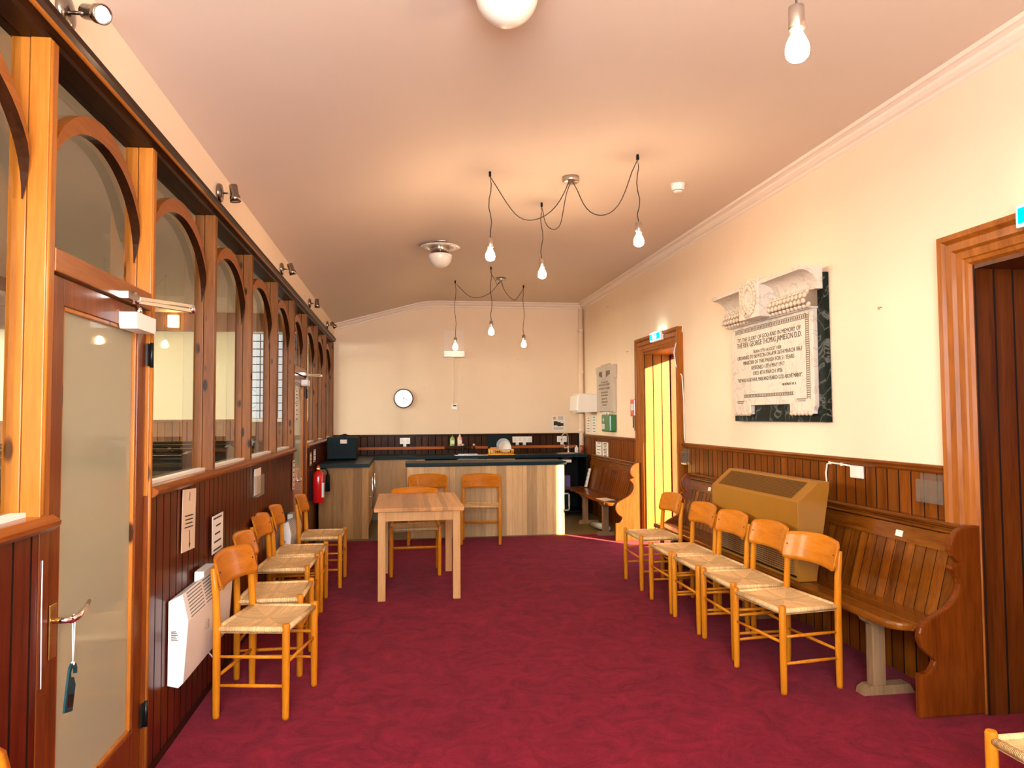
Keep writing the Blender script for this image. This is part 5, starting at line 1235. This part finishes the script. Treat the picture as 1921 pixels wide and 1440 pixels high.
# ------------------------------------------------------------------ ceiling things
def dome(x, y, label):
    r = empty('ceiling_light', (x, y, zceil(x)), label, 'ceiling light', 'opal bowl ceiling lights')
    MB().lathe([(0, 0), (.06, 0), (.06, -.02), (0, -.02)], n=20).build('ceiling_rose', M['whiteplastic'], r)
    MB().lathe([(.09, -.066), (.198, -.066), (.2, -.070), (.198, -.074), (.09, -.074), (.09, -.066)], n=40).build('ring_disc', M['opal'], r)
    MB().lathe([(0, -.02), (.085, -.025), (.092, -.07), (.09, -.13), (0, -.13)], n=24).build('gear_drum', M['nickel'], r)
    MB().lathe([(.117, -.145)] + [(.121 * math.cos(a), -.150 - .125 * math.sin(a)) for a in [PI / 2 * k / 10 for k in range(11)]], n=36).build('bowl', M['opal'], r)
    for k_ in range(3):
        a = 2 * PI * k_ / 3 + .5; MB().cyl((.105 * math.cos(a), .105 * math.sin(a), -.06), (.105 * math.cos(a), .105 * math.sin(a), -.155), .004, n=8).build('rod', M['nickel'], r)
dome(.39, 2.70, 'opal bowl ceiling light cut by the top edge of the picture')
dome(.365, 7.28, 'opal bowl ceiling light in the middle distance, with a clear ring disc')

def pendant(can, bulbs, label, zb):
    r = empty('pendant_light', (can[0], can[1], ZC), label, 'pendant light', 'spider pendants with bare bulbs')
    L = V((can[0], can[1], ZC))
    MB().lathe([(0, 0), (.062, 0), (.062, -.032), (.054, -.040), (0, -.040)], n=28).build('canopy', M['nickel'], r)
    for i, (hx_, hy_, sag, zh) in enumerate(bulbs):
        h = V((hx_, hy_, ZC)) - L
        MB().cyl(h, h + V((0, 0, -.012)), .009, n=8).box(h + V((-.008, -.008, -.035)), h + V((.008, .008, -.010))).build('ceiling_hook', M['black'], r)
        top = h + V((0, 0, -.034)); st = V((h.x * .03, h.y * .03, -.042)); pts = []
        for k_ in range(17):
            t = k_ / 16; p = st.lerp(top, t); z = p.z - sag * 4 * t * (1 - t)
            wob = .012 * math.sin(t * 9 + i * 2)
            pts.append((p.x + wob * (1 if 0 < k_ < 16 else 0), p.y, z))
        zt = zh - ZC
        for k_ in range(1, 9): pts.append((h.x + .010 * math.sin(k_ * 1.3 + i), h.y + .006 * math.sin(k_ * 1.9), -.034 + (zt + .034) * k_ / 8))
        pts[-1] = (h.x, h.y, zt)
        MB().tube(pts, .0035, 8).build('flex', M['tancable'], r)
        hl = MB().lathe([(0, 0), (.012, 0), (.0225, -.006), (.0235, -.07), (.021, -.074), (0, -.074)], c=(h.x, h.y, zt), n=20).build('bulb_holder', M['nickel'], r)
        MB().lathe([(.013, -.072), (.016, -.085), (.024, -.10), (.0315, -.118), (.034, -.135), (.031, -.152), (.021, -.163), (.008, -.1675), (0, -.168)], c=(h.x, h.y, zt), n=20).build('bulb', M['bulb'] if zb > 2.6 else M['bulbfar'], hl)
pendant((1.221, 5.215), [(.617, 5.175, .30, 2.722), (1.563, 4.704, .31, 2.742), (1.128, 5.879, .26, 2.738)], 'middle spider pendant with three lit bulbs on swagged black cords', 2.7)
pendant((1.228, 9.162), [(.665, 9.41, .20, 2.468), (1.019, 8.488, .10, 2.562), (1.595, 9.652, .20, 2.535)], 'far spider pendant with three lit bulbs before the end wall', 2.5)
pendant((.75, 1.35), [(1.135, 1.95, .18, 2.635), (.1, 1.2, .2, 2.66), (.95, .6, .2, 2.65)], 'near spider pendant, one bare bulb at the top right of the picture', 2.7)
# smoke detector
r = empty('smoke_detector', (2.066, 5.27, ZC), 'round white smoke detector on the ceiling near the right wall', 'smoke detector')
MB().lathe([(0, 0), (.055, 0), (.055, -.014), (.048, -.02), (.05, -.026), (.050, -.042), (.042, -.05), (0, -.05)], n=28).build('base', M['whiteplastic'], r)
MB().lathe([(.036, -.05), (.034, -.06), (.03, -.064), (0, -.064)], n=24).build('sensor_cap', M['whiteplastic'], r); MB().lathe([(.038, -.0505), (.0355, -.054), (.034, -.0505)], n=24).build('red_ring', plain('dark_red_ring', (.12, .02, .015), .4), r)

# ------------------------------------------------------------------ light
w = bpy.data.worlds.new('world'); bpy.context.scene.world = w; w.use_nodes = True
bg = w.node_tree.nodes['Background']; bg.inputs[0].default_value = (.62, .80, 1., 1); bg.inputs[1].default_value = 2.6
sl = bpy.data.lights.new('sun', 'SUN'); sl.energy = 30.; sl.angle = D(1.2); sl.color = (1., .74, .42)
so = bpy.data.objects.new('sun', sl); col.objects.link(so)
so.rotation_euler = V((-.75, 1.0, -.25)).to_track_quat('-Z', 'Y').to_euler()
# daylight entering by the tall window behind the viewer
al = bpy.data.lights.new('window_daylight', 'AREA'); al.shape = 'RECTANGLE'; al.size = WX1 - WX0; al.size_y = WZ1 - WZ0; al.energy = 215.; al.color = (.95, .97, 1.)
ao = bpy.data.objects.new('window_daylight', al); col.objects.link(ao); ao.location = ((WX0 + WX1) / 2, YF - .35, (WZ0 + WZ1) / 2); ao.rotation_euler = (D(90), 0, 0)

# ------------------------------------------------------------------ camera
F = 1380.; yaw, pitch, roll = D(8.44), D(2.57), D(-.35)
fw = V((math.sin(yaw) * math.cos(pitch), math.cos(yaw) * math.cos(pitch), math.sin(pitch)))
r0 = V((math.cos(yaw), -math.sin(yaw), 0)); u0 = r0.cross(fw)
rr_ = r0 * math.cos(roll) + u0 * math.sin(roll); uu = -r0 * math.sin(roll) + u0 * math.cos(roll)
cam = bpy.data.cameras.new('camera'); cam.sensor_width = 36.; cam.lens = F / 1921. * 36.; cam.clip_start = .05
co = bpy.data.objects.new('camera', cam); col.objects.link(co)
mt = Matrix((rr_, uu, -fw)).transposed().to_4x4(); mt.translation = V((0, 0, 1.44)); co.matrix_world = mt
sc = bpy.context.scene; sc.camera = co
sc.view_settings.view_transform = 'Standard'; sc.view_settings.look = 'None'; sc.view_settings.gamma = 1.; sc.view_settings.exposure = .9; sc.view_settings.use_curve_mapping = False
sc.cycles.use_denoising = True; sc.cycles.max_bounces = 10; sc.cycles.diffuse_bounces = 6; sc.cycles.transparent_max_bounces = 16; sc.cycles.sample_clamp_indirect = 8.
